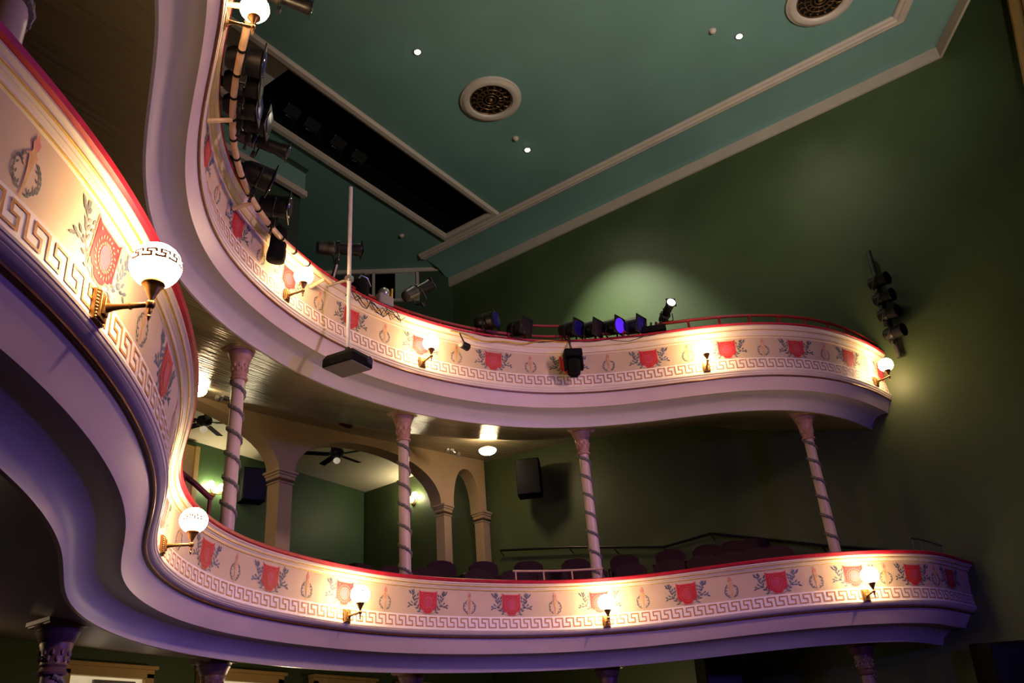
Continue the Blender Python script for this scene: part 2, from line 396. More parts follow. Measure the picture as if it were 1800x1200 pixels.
def branch(P, side, rnd):
    mb = MB()
    stem = [(0.01, -.155), (.06, -.150), (.115, -.128), (.155, -.085), (.185, -.035), (.21, .02), (.225, .07), (.235, .105)]
    for (x0, y0), (x1, y1) in zip(stem[:-1], stem[1:]):
        d = Vector((x1 - x0, y1 - y0)).normalized(); w = .0028; q = (-d.y * w, d.x * w)
        mb.add([P(side * (x0 + q[0]), y0 + q[1], .003), P(side * (x0 - q[0]), y0 - q[1], .003), P(side * (x1 - q[0]), y1 - q[1], .003), P(side * (x1 + q[0]), y1 + q[1], .003)], [(0, 1, 2, 3)])
    sprigs = [(.115, -.128, -.15), (.12, -.122, 1.75), (.15, -.092, .25), (.155, -.085, 1.9), (.18, -.05, .05), (.18, -.05, .55), (.225, -.055, .1), (.265, -.045, .35), (.27, -.055, -.45), (.23, -.03, .75),
              (.185, -.03, 2.0), (.20, .0, .9), (.205, .005, 2.1), (.21, .03, .7), (.215, .045, 2.2), (.225, .065, .95), (.228, .08, 2.05), (.235, .10, 1.2), (.235, .10, 1.75), (.25, .085, .6), (.265, .105, .8), (.175, .02, 2.3), (.17, .06, 2.0)]
    for x, y, a in sprigs:
        aa = a + rnd.uniform(-.15, .15)
        if side < 0: aa = math.pi - aa
        leaf(mb, P, side * x, y, aa, .054 * rnd.uniform(.8, 1.2), .021)
    return mb
def torch(P, rnd):
    mb = MB(); mb.cur = 0
    prof = [(-.165, .003), (-.10, .007), (-.03, .012), (.03, .022), (.045, .03), (.055, .03), (.06, .016), (.095, .012)]
    vs = []
    for y, w in prof: vs += [P(-w, y, .004), P(w, y, .004)]
    mb.add(vs, [(2 * i, 2 * i + 1, 2 * i + 3, 2 * i + 2) for i in range(len(prof) - 1)])
    mb.add([P(.03 * math.cos(a) + .012, .03 * math.sin(a) + .015, .0035) for a in np.linspace(-1.2, 2.6, 9)] + [P(.042 * math.cos(a) + .012, .042 * math.sin(a) + .015, .0035) for a in np.linspace(2.6, -1.2, 9)], [tuple(range(18))])
    mb.cur = 1
    mb.add([P(x, y, .005) for x, y in [(-.018, .08), (.018, .08), (.026, .105), (.012, .125), (.004, .16), (-.006, .13), (-.022, .115)]], [tuple(range(7))])
    mb.cur = 2
    for sd in (-1, 1):
        for i in range(9):
            a = -1.35 + i * .27
            r = .092; x = sd * r * math.cos(a) * .95; y = -.045 + r * math.sin(a) * .95
            t = a + math.pi / 2 + rnd.uniform(-.3, .5)
            if sd < 0: t = math.pi - t
            leaf(mb, P, x, y, t, .03, .014)
            if i % 2: leaf(mb, P, x * .9, y * .95, t + sd * .7, .026, .012)
    return mb

def interp(x, xs, ys): return float(np.interp(x, xs, ys))
def ceil_up(d): return interp(d, [0, .42, 2.65, 3.75, 4.25, 4.85, 5.8, 6.4, 9], [5.16, 5.165, 5.83, 6.31, 6.5, 6.66, 6.77, 6.8, 6.85])
def ceil_lo(d): return 1.642 + .19 * max(0, d - .5)
def floor_lo(d): return 2.02 + .27 * max(0, d - .2)
def floor_up(d): return ceil_up(d) + .3
ARC = [(-.6, 11.2), (1.4, 11.43), (5.15, 12.05), (7.6, 12.2), (10.05, 12.05), (13.82, 11.43), (14.86, 11.2)]
def arc_y(x): return interp(x, [a[0] for a in ARC], [a[1] for a in ARC])

def ruled(path, n0, k, zf, back, nb=12, z_first=None, lift=0.):
    """surface from the curved front edge back to the walls"""
    mb = MB(); U = path.grid[::2]; L = path.L
    bl = [(LW, 2.6), (LW, back(LW))] + [(x, back(x)) for x in np.linspace(LW + .5, RW - .5, 30)] + [(RW, back(RW)), (RW, 2.6)]
    B = np.array(bl); bs = np.r_[0, np.cumsum(np.hypot(*np.diff(B, axis=0).T))]
    key_u = [0, .10 * L, .24 * L, .5 * L, .76 * L, .90 * L, L]
    i1, i2 = bs[1], bs[-2]
    key_b = [0, i1 * .25, i1 * .95, (i1 + i2) / 2, i2 + (bs[-1] - i2) * .05, i2 + (bs[-1] - i2) * .75, bs[-1]]
    rows = []
    for u in U:
        q = path.p(u) + path.n(u) * n0 * k
        bb = np.interp(u, key_u, key_b); e = np.array([np.interp(bb, bs, B[:, 0]), np.interp(bb, bs, B[:, 1])])
        r = []
        for j in range(nb + 1):
            t = j / nb; p = q + (e - q) * t
            z = (z_first * k if (j == 0 and z_first is not None) else zf(path.dist(*p))) + lift
            r.append((p[0], p[1], z))
        rows.append(r)
    m = nb + 1
    mb.add([q for r in rows for q in r], [(i * m + j, i * m + j + 1, (i + 1) * m + j + 1, (i + 1) * m + j) for i in range(len(rows) - 1) for j in range(nb)])
    return mb

def balcony(path, k, P, name_label, crests, key_s0, fz, kz, soff, flo, bk, sm):
    root = empty('balcony', (7.6, 5.5, 0), name_label, 'balcony')
    sweep(path, P['rail'], k, True).build('rail_cushion', 'red_velvet', root, True)['label'] = 'red padded rail top'
    sweep(path, P['cornice'], k).build('cornice_moulding', 'ivory_paint', root, True)
    for c, r in P['gilt']: sweep(path, bead(c, r), k, True).build('gilt_line', 'gilt', root, True)
    frz = sweep(path, P['frieze'], k).build('frieze_panel', 'cream_paint', root, True); frz['label'] = 'cream frieze with painted crests, torches and branches'
    kb = sweep(path, P['key'], k).build('key_band', 'white_band', root, True)
    key_mesh(path, k, kz[0], kz[1], kz[2], kz[3], key_s0, path.L - .15, .158).build('greek_key_border', 'key_ochre', kb)['label'] = 'ochre meander border'
    sweep(path, P['base'], k).build('base_moulding', 'ivory_paint', root, True)
    sweep(path, bead(*P['bronze']), k, True).build('bronze_bead', 'bronze_line', root, True)
    sweep(path, P['fascia'], k).build('fascia', 'fascia_paint', root, True)
    sweep(path, P['cove'], k).build('cove', 'cove_paint', root, True)['label'] = 'smooth concave cove under the front'
    back = sweep(path, P['inner'], k).build('parapet_back', 'dark_wood', root, True)
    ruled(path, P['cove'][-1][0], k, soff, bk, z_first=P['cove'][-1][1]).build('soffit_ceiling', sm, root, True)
    ruled(path, P['inner'][-1][0], k, flo, bk).build('tier_floor', 'carpet', root, True)
    rnd = random.Random(3)
    for i, s in enumerate(crests):
        if s < .3 or s > path.L - .3: continue
        D = decal(path, k, *fz, s)
        crest(D).build('painted_crest', ['crest_red', 'crest_salmon', 'crest_rose'], frz)
        for sd in (1, -1): branch(D, sd, rnd).build('painted_branch', rnd.choice(['leaf_slate', 'leaf_slate', 'leaf_blue']), frz)
        if i + 1 < len(crests):
            torch(decal(path, k, *fz, (s + crests[i + 1]) / 2), rnd).build('painted_torch', ['torch_ochre', 'torch_flame', 'leaf_slate'], frz)
    return root
PL = dict(
    rail=[(-.03, 2.75), (-.035, 2.785), (0, 2.81), (.10, 2.82), (.18, 2.82), (.215, 2.815), (.236, 2.80), (.225, 2.775), (.20, 2.765)],
    cornice=[(.20, 2.765), (.205, 2.762), (.205, 2.75), (.19, 2.745), (.18, 2.73), (.172, 2.715), (.158, 2.71), (.158, 2.702), (.145, 2.698), (.14, 2.685), (.125, 2.675), (.115, 2.67)],
    gilt=[((.178, 2.722), .007), ((.133, 2.678), .0055)],
    frieze=[(.115, 2.67), (.098, 2.495), (.08, 2.326)],
    key=[(.08, 2.326), (.09, 2.326), (.094, 2.15), (.094, 2.147)],
    base=[(.094, 2.147), (.102, 2.145), (.104, 2.138), (.099, 2.126), (.093, 2.123), (.0925, 2.119), (.084, 2.106), (.077, 2.103), (.0765, 2.099), (.062, 2.086), (.045, 2.078), (.02, 2.072)],
    bronze=((.018, 2.066), .014),
    fascia=[(.02, 2.072), (-.004, 2.064), (-.010, 2.052), (-.138, 1.868)],
    cove=[(-.138, 1.868), (-.17, 1.876), (-.24, 1.88), (-.31, 1.872), (-.37, 1.852), (-.42, 1.822), (-.46, 1.782), (-.488, 1.735), (-.505, 1.675), (-.535, 1.675)],
    inner=[(-.03, 2.77), (-.04, 2.6), (-.05, 2.02)])
PU = dict(
    rail=[(-.14, 6.175), (-.145, 6.205), (-.11, 6.22), (0, 6.227), (.07, 6.227), (.10, 6.222), (.113, 6.207), (.105, 6.19), (.09, 6.183)],
    cornice=[(.09, 6.183), (.10, 6.18), (.10, 6.16), (.085, 6.145), (.07, 6.12), (.062, 6.10), (.062, 6.09), (.048, 6.07), (.035, 6.045), (.035, 6.03), (.022, 6.01), (.018, 6.0)],
    gilt=[((.066, 6.107), .006), ((.032, 6.022), .005)],
    frieze=[(.018, 6.0), (-.003, 5.84), (-.025, 5.678)],
    key=[(-.025, 5.678), (-.012, 5.678), (.004, 5.484), (.006, 5.48)],
    base=[(.006, 5.48), (.022, 5.477), (.026, 5.465), (.021, 5.448), (.014, 5.444), (.0135, 5.438), (.008, 5.418), (.001, 5.414), (.0005, 5.408), (-.004, 5.392), (-.01, 5.382)],
    bronze=((-.008, 5.374), .012),
    fascia=[(-.01, 5.382), (-.02, 5.368), (-.026, 5.356), (-.106, 5.182)],
    cove=[(-.106, 5.182), (-.135, 5.188), (-.18, 5.19), (-.24, 5.182), (-.29, 5.162), (-.335, 5.125), (-.37, 5.08), (-.395, 5.035), (-.405, 4.985), (-.43, 4.985)],
    inner=[(-.14, 6.2), (-.15, 6.0), (-.16, 5.45)])
LCR = [.2, 1.52, 2.86, 4.12, 5.5, 6.92, 8.4, 9.65, 10.9, 12.24, 13.51, 14.83, 16.1, 17.33, 18.37, 19.28, 20.15]
UCR = [.5, 1.75, 2.95, 4.2, 5.45, 6.7, 7.96, 9.19, 10.45, 11.72, 12.97, 14.2, 15.47, 16.69, 17.84, 18.96, 20.0]
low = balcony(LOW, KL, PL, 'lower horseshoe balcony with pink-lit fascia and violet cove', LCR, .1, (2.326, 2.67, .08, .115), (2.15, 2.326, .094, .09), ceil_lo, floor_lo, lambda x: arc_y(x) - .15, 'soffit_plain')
upp = balcony(UP, KU, PU, 'upper gallery balcony with stage lamps along its rail', UCR, .1, (5.678, 6.0, -.025, .018), (5.484, 5.678, .004, -.012), ceil_up, floor_up, lambda x: arc_y(x) + .1, 'beadboard_ceiling')

# ------------------------------------------------------------------ arcade at the back of the lower balcony
def arch_wall():
    mb = MB(); piers = ARC; T = .34
    zb, zs, zc, zt = 2.6, 5.62, 6.5, 7.3
    for i in range(len(piers) - 1):
        a = Vector((*piers[i], 0)); b = Vector((*piers[i + 1], 0))
        if i in (2, 3): continue
        _arch(mb, a, b, T, zb, zs, zc, zt)
    _arch(mb, Vector((*piers[2], 0)), Vector((*piers[4], 0)), T, zb, zs, zc, zt, bow=.16)
    return mb
def _arch(mb, a, b, T, zb, zs, zc, zt, bow=0.):
    L = (b - a).length; t = (b - a) / L; n = Vector((-t.y, t.x, 0)); pw = .17
    if n.y < 0: n = -n
    m = 28; front = []
    def pos(x): return a + t * x + n * (bow * math.sin(math.pi * x / L))
    xs = [0, pw] + [pw + (L - 2 * pw) * (1 - math.cos(math.pi * i / m)) / 2 for i in range(1, m)] + [L - pw, L]
    w = (L - 2 * pw) / 2
    for x in xs:
        c = (x - L / 2) / w
        zl = zs if abs(c) >= 1 else zs + (zc - zs) * max(0, 1 - abs(c) ** 2.3) ** .5
        front.append((pos(x), zl))
    vs = []
    for p, zl in front: vs += [p + Vector((0, 0, zl)), p + Vector((0, 0, zt)), p + n * T + Vector((0, 0, zl)), p + n * T + Vector((0, 0, zt))]
    fs = []
    for i in range(len(front) - 1):
        k = 4 * i
        fs += [(k, k + 4, k + 5, k + 1), (k + 2, k + 3, k + 7, k + 6), (k, k + 2, k + 6, k + 4)]
    mb.add(vs, fs)
struct(arch_wall().build('wall_arcade', 'tan_paint', smooth=True), 'tan arcade wall with wide round arches')
used = [False]
pr = empty('arcade_pier', (0, 0, 2.5), '', 'pier', 'tan square piers carrying the arcade')
MB().box((0, .17, 3.95), (.33, .33, 2.9)).build('shaft', 'tan_paint', pr, bevel=.01)
MB().box((0, .17, 5.60), (.48, .48, .05)).box((0, .17, 5.555), (.43, .43, .05)).box((0, .17, 5.5), (.39, .39, .07)).box((0, .17, 5.40), (.37, .37, .03)).build('capital', 'tan_paint', pr, bevel=.008)
MB().box((0, .17, 2.62), (.40, .40, .25)).build('base', 'tan_paint', pr, bevel=.01)
for i, lab in ((2, 'square tan pier at the left of the middle arch'), (4, 'square tan pier between the two wide arches'), (5, 'slender-looking tan pier between wide and narrow arch'), (6, 'tan half pier against the dark green side wall')):
    x, y = ARC[i]; x = min(x, RW - .17)
    o = place(pr, used, (x, y, 2.5), 0, lab, 'tan square piers carrying the arcade'); k_ = {2: .95, 4: .95, 5: .7, 6: .7}[i]; o.scale = (k_, k_, 1)

# foyer behind the arcade
struct(MB().box((7.0, 15.1, 5.0), (15.9, .2, 5.2)).build('wall_foyer', 'room_green'))
struct(MB().prism([(LW, 11.9), (3, 12.2), (12, 12.15), (14, 11.75), (RW + .1, 11.55), (RW + .1, 15.2), (LW, 15.2)], 7.05, 7.15).build('ceiling_foyer', 'room_cream'))
struct(MB().prism([(LW, 11.3), (RW + .1, 11.3), (RW + .1, 15.2), (LW, 15.2)], 2.9, 3.05).build('floor_foyer', 'carpet'))
struct(MB().box((9.55, 14.985, 5.0), (1.15, .05, 3.85)).box((10.12, 14.96, 5.0), (.1, .1, 3.85)).build('door_1', 'door_tan'))

# rear wall of the stalls under the lower balcony
struct(MB().box((7.0, 11.45, .45), (15.9, .2, 3.95)).build('wall_stalls_back', 'green_wall'))
for i, (x0, x1, zt) in enumerate([(6.02, 7.30, 1.93), (8.02, 9.52, 1.98), (10.1, 11.5, 2.0), (12.1, 13.2, 2.0), (3.4, 4.9, 1.9)]):
    y = 11.28; w = .12
    g = MB().box(((x0 + x1) / 2, y, zt - w / 2), (x1 - x0, .12, w)).box((x0 + w / 2, y, zt - 1.1), (w, .12, 2.1)).box((x1 - w / 2, y, zt - 1.1), (w, .12, 2.1)).box(((x0 + x1) / 2, y - .03, zt + .015), (x1 - x0 + .05, .16, .05))
    wo = struct(g.build('window_%d' % (i + 1), 'tan_gold', bevel=.01))
    MB().box(((x0 + x1) / 2, y + .04, zt - 1.1), (x1 - x0 - .1, .02, 2.0)).build('pane', 'lit_beyond' if i < 2 else 'room_green', wo)
    if i < 2: MB().prism([(x0 + .45, y - .03), (x1 - .25, y - .03), (x1 - .25, y + .02), (x0 + .45, y + .02)], zt - .9, zt - .16).build('blind', 'grey_plastic', wo)

# proscenium frame: the gilded moulding where the side wall meets the stage
pm = MB()
pts = [(14.80, -1.32, 13.2), (14.80, -1.22, 12.3), (14.80, -1.08, 11.4), (14.80, -.9, 10.3), (14.80, -.76, 9.0), (14.80, -.7, 7.0), (14.80, -.7, FL)]
for dy, r in ((0, .10), (-.16, .05), (-.27, .07)): pm.tube([(p[0], p[1] + dy - .1, p[2]) for p in pts], r, 8)
tag(pm.build('proscenium_moulding', 'tan_gold', smooth=True), 'gold-brown ribbed proscenium frame at the stage edge', 'moulding')

# ------------------------------------------------------------------ sconces
def make_sconce():
    s = empty('wall_sconce', (0, 0, 0), '', 'sconce')
    bp = MB().box((.012, 0, 0), (.024, .105, .165)).box((.032, 0, 0), (.02, .08, .135)).box((.048, 0, 0), (.014, .05, .09)).build('backplate', 'antique_brass', s, bevel=.004)
    rim = MB()
    for i in range(9):
        for sy in (-1, 1): rim.sphere((.027, sy * .047, -.07 + i * .0175), .006, 6, 4)
    for i in range(5):
        for sz in (-1, 1): rim.sphere((.027, -.034 + i * .017, sz * .077), .006, 6, 4)
    rim.build('beaded_rim', 'antique_brass', bp, True)
    MB().tube([(.045, 0, -.005), (.075, 0, -.002), (.12, 0, .0), (.24, 0, .004)], [.026, .018, .013, .013], 12).tube([(.155, 0, 0), (.165, 0, 0)], .017, 12).build('arm', 'antique_brass', s, True)
    MB().sphere((.25, 0, .004), .024, 14, 8).build('elbow', 'antique_brass', s, True)
    MB().lathe([(.001, -.085), (.006, -.075), (.011, -.06), (.006, -.05), (.013, -.035), (.009, -.015)], (.25, 0, 0), 12).build('finial', 'antique_brass', s, True)
    MB().lathe([(.010, .02), (.013, .035), (.02, .05), (.036, .085), (.047, .105), (.055, .11), (.055, .12), (.04, .12)], (.25, 0, 0), 18).build('fitter_cup', 'antique_brass', s, True)
    gl = MB(); m = 14; R = .12; cz = .218
    gl.lathe([(max(1e-4, R * math.sin(math.pi * i / m)), -R * .93 * math.cos(math.pi * i / m)) for i in range(1, m + 1)], (.25, 0, cz), 24)
    g = gl.build('globe', 'globe_glow', s, True); g['label'] = 'glowing opal glass globe'
    kb = MB(); pts = [(0, 1), (.65, 1), (.65, 0), (1.3, 0), (1.3, .52), (1.0, .52), (1.0, 1)]
    def SP(a, b):
        el = math.radians(-7 + 19 * b); rr = R + .0015
        return (.25 + rr * math.cos(el) * math.cos(a), rr * math.cos(el) * math.sin(a), cz + rr * .93 * math.sin(el))
    for c in range(12):
        for (x0, y0), (x1, y1) in zip(pts[:-1], pts[1:]):
            un = 2 * math.pi / 12
            a0, a1 = sorted(((c + x0) * un, (c + x1) * un)); b0, b1 = sorted((y0, y1))
            if x0 == x1: a0 -= .05; a1 += .05; b0 -= .15; b1 += .15
            else: b0 -= .15; b1 += .15
            kb.add([SP(a0, b0), SP(a1, b0), SP(a1, b1), SP(a0, b1)], [(0, 1, 2, 3)])
    kb.build('globe_border', 'key_ochre', g)['label'] = 'brown meander around the globe'
    return s
sc = make_sconce(); used = [False]
for s, lab in ((2.87, 'lit globe sconce nearest the camera, on the lower balcony front'), (6.98, 'lit globe sconce in the left bend of the lower balcony'), (10.94, 'lit globe sconce at the middle of the lower balcony'), (14.9, 'lit globe sconce right of centre on the lower balcony'), (18.46, 'lit globe sconce at the right end of the lower balcony')):
    place(sc, used, LOW.at(s, .094 * KL, 2.215 * KL), LOW.yaw(s), lab, 'globe sconces along the balcony fronts')
for s, lab in ((4.63, 'lit globe sconce at the top left on the upper balcony'), (9.13, 'lit globe sconce on the upper balcony left of the projector pole'), (11.73, 'lit globe sconce on the upper balcony right of the projector'), (16.32, 'overbright globe sconce right of the blue stage lamps on the upper balcony'), (19.6, 'lit globe sconce at the far right end of the upper balcony')):
    place(sc, used, UP.at(s, .006 * KU, 5.56 * KU), UP.yaw(s), lab, 'globe sconces along the balcony fronts')

# ------------------------------------------------------------------ columns
def make_column(H, r, name='column', cs='column_pink', cc='capital_rose'):
    c = empty(name, (0, 0, 0), '', 'column')
    MB().lathe([(r * 1.02, .0), (r, .5), (r * .92, H - .45)], (0, 0, 0), 20).build('shaft', cs, c, True)
    MB().box((0, 0, .04), (r * 3.4, r * 3.4, .08)).lathe([(r * 1.6, .08), (r * 1.75, .12), (r * 1.55, .16), (r * 1.2, .18), (r * 1.02, .24)], (0, 0, 0), 20).build('base', cs, c, True)
    b = H - .47
    cp = MB().lathe([(r * .92, b), (r * 1.22, b + .01), (r * 1.3, b + .03), (r * 1.12, b + .05), (r * 1.05, b + .07), (r * 1.18, b + .09), (r * 1.1, b + .11), (r * 1.22, b + .2), (r * 1.42, b + .26), (r * 1.38, b + .275), (r * 1.5, b + .285), (r * 1.72, b + .34), (r * 1.9, b + .37), (r * 1.8, b + .385), (r * 1.98, b + .395), (r * 2.1, b + .42), (r * 1.9, b + .425)], (0, 0, 0), 24).build('capital', cc, c, True)
    lf = MB()
    for k in range(10):
        a = 2 * math.pi * k / 10
        for zz, rr in ((b + .12, 1.14), (b + .17, 1.2)):
            aa = a + (.3 if zz > b + .15 else 0)
            lf.sphere((r * rr * math.cos(aa), r * rr * math.sin(aa), zz + .02), .017, 6, 4, 1.7)
    lf.build('carved_leaves', cc, cp, True)
    MB().box((0, 0, H - .025), (r * 4.1, r * 4.1, .04)).box((0, 0, H - .05), (r * 3.8, r * 3.8, .02)).build('abacus', cs, c, bevel=.004)
    # garland winding up the shaft
    turns = (H - .7) / .30; n = int(turns * 16); pts = []
    for i in range(n + 1):
        a = 2 * math.pi * i / 16; z = .25 + (H - .72) * i / n
        pts.append((r * 1.0 * math.cos(-a), r * 1.0 * math.sin(-a), z))
    g = MB().tube(pts, [.020 + .007 * (i % 2) for i in range(n + 1)], 6)
    for i in range(0, n, 2):
        x, y, z = pts[i]; k = 1.12
        g.sphere((x * k, y * k, z + (.012 if i % 4 else -.012)), .013, 5, 4, 1.5)
    g.build('garland', 'garland_grey', c, True)['label'] = 'dark leafy garland winding round the shaft'
    return c
colu = make_column(3.02, .083); used = [False]
def colz(x, y): return ceil_up(UP.dist(x, y))
for x, y, lab in ((6.0, 8.16, 'tall pink column left, in front of the first wide arch'), (8.92, 8.16, 'tall pink column in front of the second wide arch'), (11.5, 6.68, 'tall pink column beside the low tan handrail'), (13.53, 3.74, 'tall pink column at the right end of the lower balcony'), (1.05, 3.3, 'violet-lit pink column cut off at the top left')):
    x *= 1.01; y *= 1.01; H = 3.02; zt = colz(x, y)
    o = place(colu, used, (x, y, zt - H + .02), 0, lab, 'garlanded columns between the balconies')
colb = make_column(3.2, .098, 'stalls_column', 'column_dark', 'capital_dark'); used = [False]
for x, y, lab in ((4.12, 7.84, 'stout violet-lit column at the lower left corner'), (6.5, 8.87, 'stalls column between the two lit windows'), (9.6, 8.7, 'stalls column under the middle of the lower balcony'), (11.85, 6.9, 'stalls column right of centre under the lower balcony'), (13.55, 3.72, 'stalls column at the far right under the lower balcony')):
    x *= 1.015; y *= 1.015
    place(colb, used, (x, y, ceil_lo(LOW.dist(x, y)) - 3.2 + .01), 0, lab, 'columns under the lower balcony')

# ------------------------------------------------------------------ ceiling fittings
def vent(x, y, lab):
    e = empty('ceiling_rosette', (x, y, ZC), lab, 'vent', 'round ceiling rosettes')
    MB().lathe([(.42, .02), (.40, -.03), (.43, -.075), (.50, -.09), (.57, -.075), (.59, -.05), (.61, -.045), (.62, -.0), (.60, .02)], (x, y, ZC), 40).build('plaster_ring', 'trim_stone', e, True) if False else None
    rp = [(.42, 0), (.415, -.04), (.44, -.075), (.50, -.09), (.55, -.075), (.575, -.05), (.60, -.045), (.61, -.01), (.61, 0)]
    vs = []; n = 40
    for r, z in rp:
        for j in range(n): vs.append((x + r * math.cos(2 * math.pi * j / n), y + r * math.sin(2 * math.pi * j / n), ZC + z))
    MB().add(vs, [(i * n + j, i * n + (j + 1) % n, (i + 1) * n + (j + 1) % n, (i + 1) * n + j) for i in range(len(rp) - 1) for j in range(n)]).build('plaster_ring', 'trim_stone', e, True)
    gr = MB()
    MB().lathe([(.43, -.005), (.43, -.012)], (x, y, ZC), 32).build('backing', 'matte_black', e)
    for rr in (.10, .17, .27, .40):
        gr.tube([(x + rr * math.cos(a), y + rr * math.sin(a), ZC - .03) for a in np.linspace(0, 2 * math.pi, 29)], .012, 6, False)
    for k in range(16):
        a = 2 * math.pi * k / 16
        gr.tube([(x + r * math.cos(a + w), y + r * math.sin(a + w), ZC - .03) for r, w in ((.17, 0), (.22, .09), (.27, -.04), (.33, .1), (.40, 0))], .01, 5, False)
        gr.sphere((x + .335 * math.cos(a + .1), y + .335 * math.sin(a + .1), ZC - .03), .022, 6, 4)
    gr.sphere((x, y, ZC - .03), .05, 10, 6)
    gr.build('brass_grille', 'grille_brass', e, True)['label'] = 'pierced brass grille'
vent(10.84, 7.48, 'round ceiling rosette with brass grille in full view'); vent(12.7, 1.48, 'round ceiling rosette cut off by the top edge')
def downlight(x, y, lab, power=140):
    e = empty('downlight', (x, y, ZC), lab, 'ceiling light', 'recessed ceiling lights')
    MB().lathe([(.075, -.002), (.085, -.012), (.06, -.014)], (x, y, ZC), 20).build('trim_ring', 'steel', e, True)
    MB().lathe([(.058, -.012), (.05, -.022), (.001, -.026)], (x, y, ZC), 16).build('lamp_face', 'downlight_glow', e, True)
    l = bpy.data.lights.new('downlight_beam', 'SPOT'); l.energy = power; l.color = (1, .86, .64); l.spot_size = math.radians(150); l.spot_blend = 1; l.shadow_soft_size = .05
    o = bpy.data.objects.new('downlight_beam', l); COL.objects.link(o); o.location = (x, y, ZC - .06 + UPZ)
downlight(9.0, 7.75, 'lit ceiling downlight left of the rosette'); downlight(12.57, 2.97, 'lit ceiling downlight nearest the stage'); downlight(12.56, 7.82, 'lit ceiling downlight below the rosette')
used = [False]
kn = empty('smoke_detector', (0, 0, 0), '', 'detector'); MB().lathe([(.055, 0), (.06, -.02), (.045, -.05), (.02, -.065), (.001, -.066)], (0, 0, 0), 16).build('body', 'trim_stone', kn, True)
MB().lathe([(.07, .002), (.07, -.008), (.05, -.01)], (0, 0, 0), 16).build('base_ring', 'trim_stone', kn, True)
for x, y, lab in ((12.12, 3.3, 'small round ceiling knob beside the stage-end downlight'), (12.1, 7.79, 'small round ceiling knob beside the lower downlight'), (13.1, 11.95, 'small round ceiling knob on the dark ceiling past the slot')):
    place(kn, used, (x, y, ZC), 0, lab, 'small ceiling knobs')

# lamps hidden in the slot
used = [False]
sl = empty('slot_spotlight', (0, 0, 0), '', 'stage light'); MB().box((0, 0, 0), (.36, .22, .34)).build('housing', 'black_metal', sl, bevel=.02)
MB().lathe([(.12, -.11), (.13, -.14), (.10, -.15), (.04, -.13), (.001, -.13)], (0, 0, 0), 18, R=Matrix.Rotation(math.radians(-90), 3, 'X') @ Matrix.Rotation(math.radians(180), 3, 'X')).build('lens', 'lens_glass', sl, True)
for x, y, lab in ((8.75, 10.95, 'boxy spotlight in the ceiling slot, leftmost'), (9.28, 10.95, 'boxy spotlight in the ceiling slot with a bright glint'), (10.0, 10.95, 'dark spotlight in the ceiling slot, third from left'), (10.6, 10.95, 'dark spotlight in the ceiling slot, fourth from left')):
    place(sl, used, (x, y, ZC + .38), (math.radians(-35), 0, 0), lab, 'spotlights inside the ceiling slot')

# under-gallery dome lamps and little emergency twin lamps
def dome(x, y, z, lab, gm='dome_glow', grp='dome lamps under the gallery'):
    e = empty('dome_lamp', (x, y, z), lab, 'ceiling light', grp)
    MB().lathe([(.05, .0), (.09, -.01), (.10, -.03), (.12, -.045), (.10, -.055)], (x, y, z), 24).build('brass_rim', 'antique_brass', e, True)
    MB().lathe([(.12, -.045), (.172, -.07), (.175, -.085), (.15, -.125), (.10, -.15), (.04, -.165), (.001, -.168)], (x, y, z), 24).build('glass_bowl', gm, e, True)
    MB().sphere((x, y, z - .18), .015, 8, 6).build('finial', 'antique_brass', e, True)
dome(7.38, 11.1, 6.13, 'lit dome lamp under the gallery at the left'); dome(13.35, 9.95, 6.37, 'lit dome lamp under the gallery by the narrow arch')
for x, y, z in ((8.0, 9.35, 1.35), (3.3, 9.6, 1.75), (13.2, 7.6, 1.5), (6.5, 12.55, 6.2)):  # unseen point lights below the lower balcony; the last added to brighten the foyer door
    l = bpy.data.lights.new('unseen_light', 'POINT'); l.energy = 26; l.color = (1, .72, .4); l.shadow_soft_size = .12
    o = bpy.data.objects.new('unseen_light', l); COL.objects.link(o); o.location = (x, y, z + UPZ)
def emergency(x, y, z, lab):
    e = empty('emergency_lamp', (x, y, z), lab, 'lamp', 'twin emergency lamps')
    MB().box((x, y, z - .03), (.12, .1, .06)).build('box', 'grey_plastic', e, bevel=.01)
    for s in (-1, 1):
        MB().tube([(x + s * .05, y, z - .03), (x + s * .15, y - .02, z - .06)], .012, 8).build('bracket', 'steel', e, True)
        MB().lathe([(.02, .05), (.05, 0), (.055, -.02), (.001, -.03)], (x + s * .17, y - .05, z - .09), 14, R=Matrix.Rotation(math.radians(-50), 3, 'X')).build('lamp_head', 'steel', e, True)
emergency(8.0, 11.2, 6.17, 'twin-headed emergency lamp beside the left dome lamp'); emergency(13.1, 10.7, 6.47, 'twin-headed emergency lamp beside the right dome lamp')
e = empty('exit_sign', (9.9, 10.4, 6.2), 'small dark red box on the gallery soffit near the second column', 'sign')
MB().box((9.9, 10.4, 6.02), (.28, .1, .12)).build('box', 'rust_red', e, bevel=.01); MB().tube([(9.9, 10.4, 6.2), (9.9, 10.4, 6.07)], .015, 6).build('stem', 'steel', e)

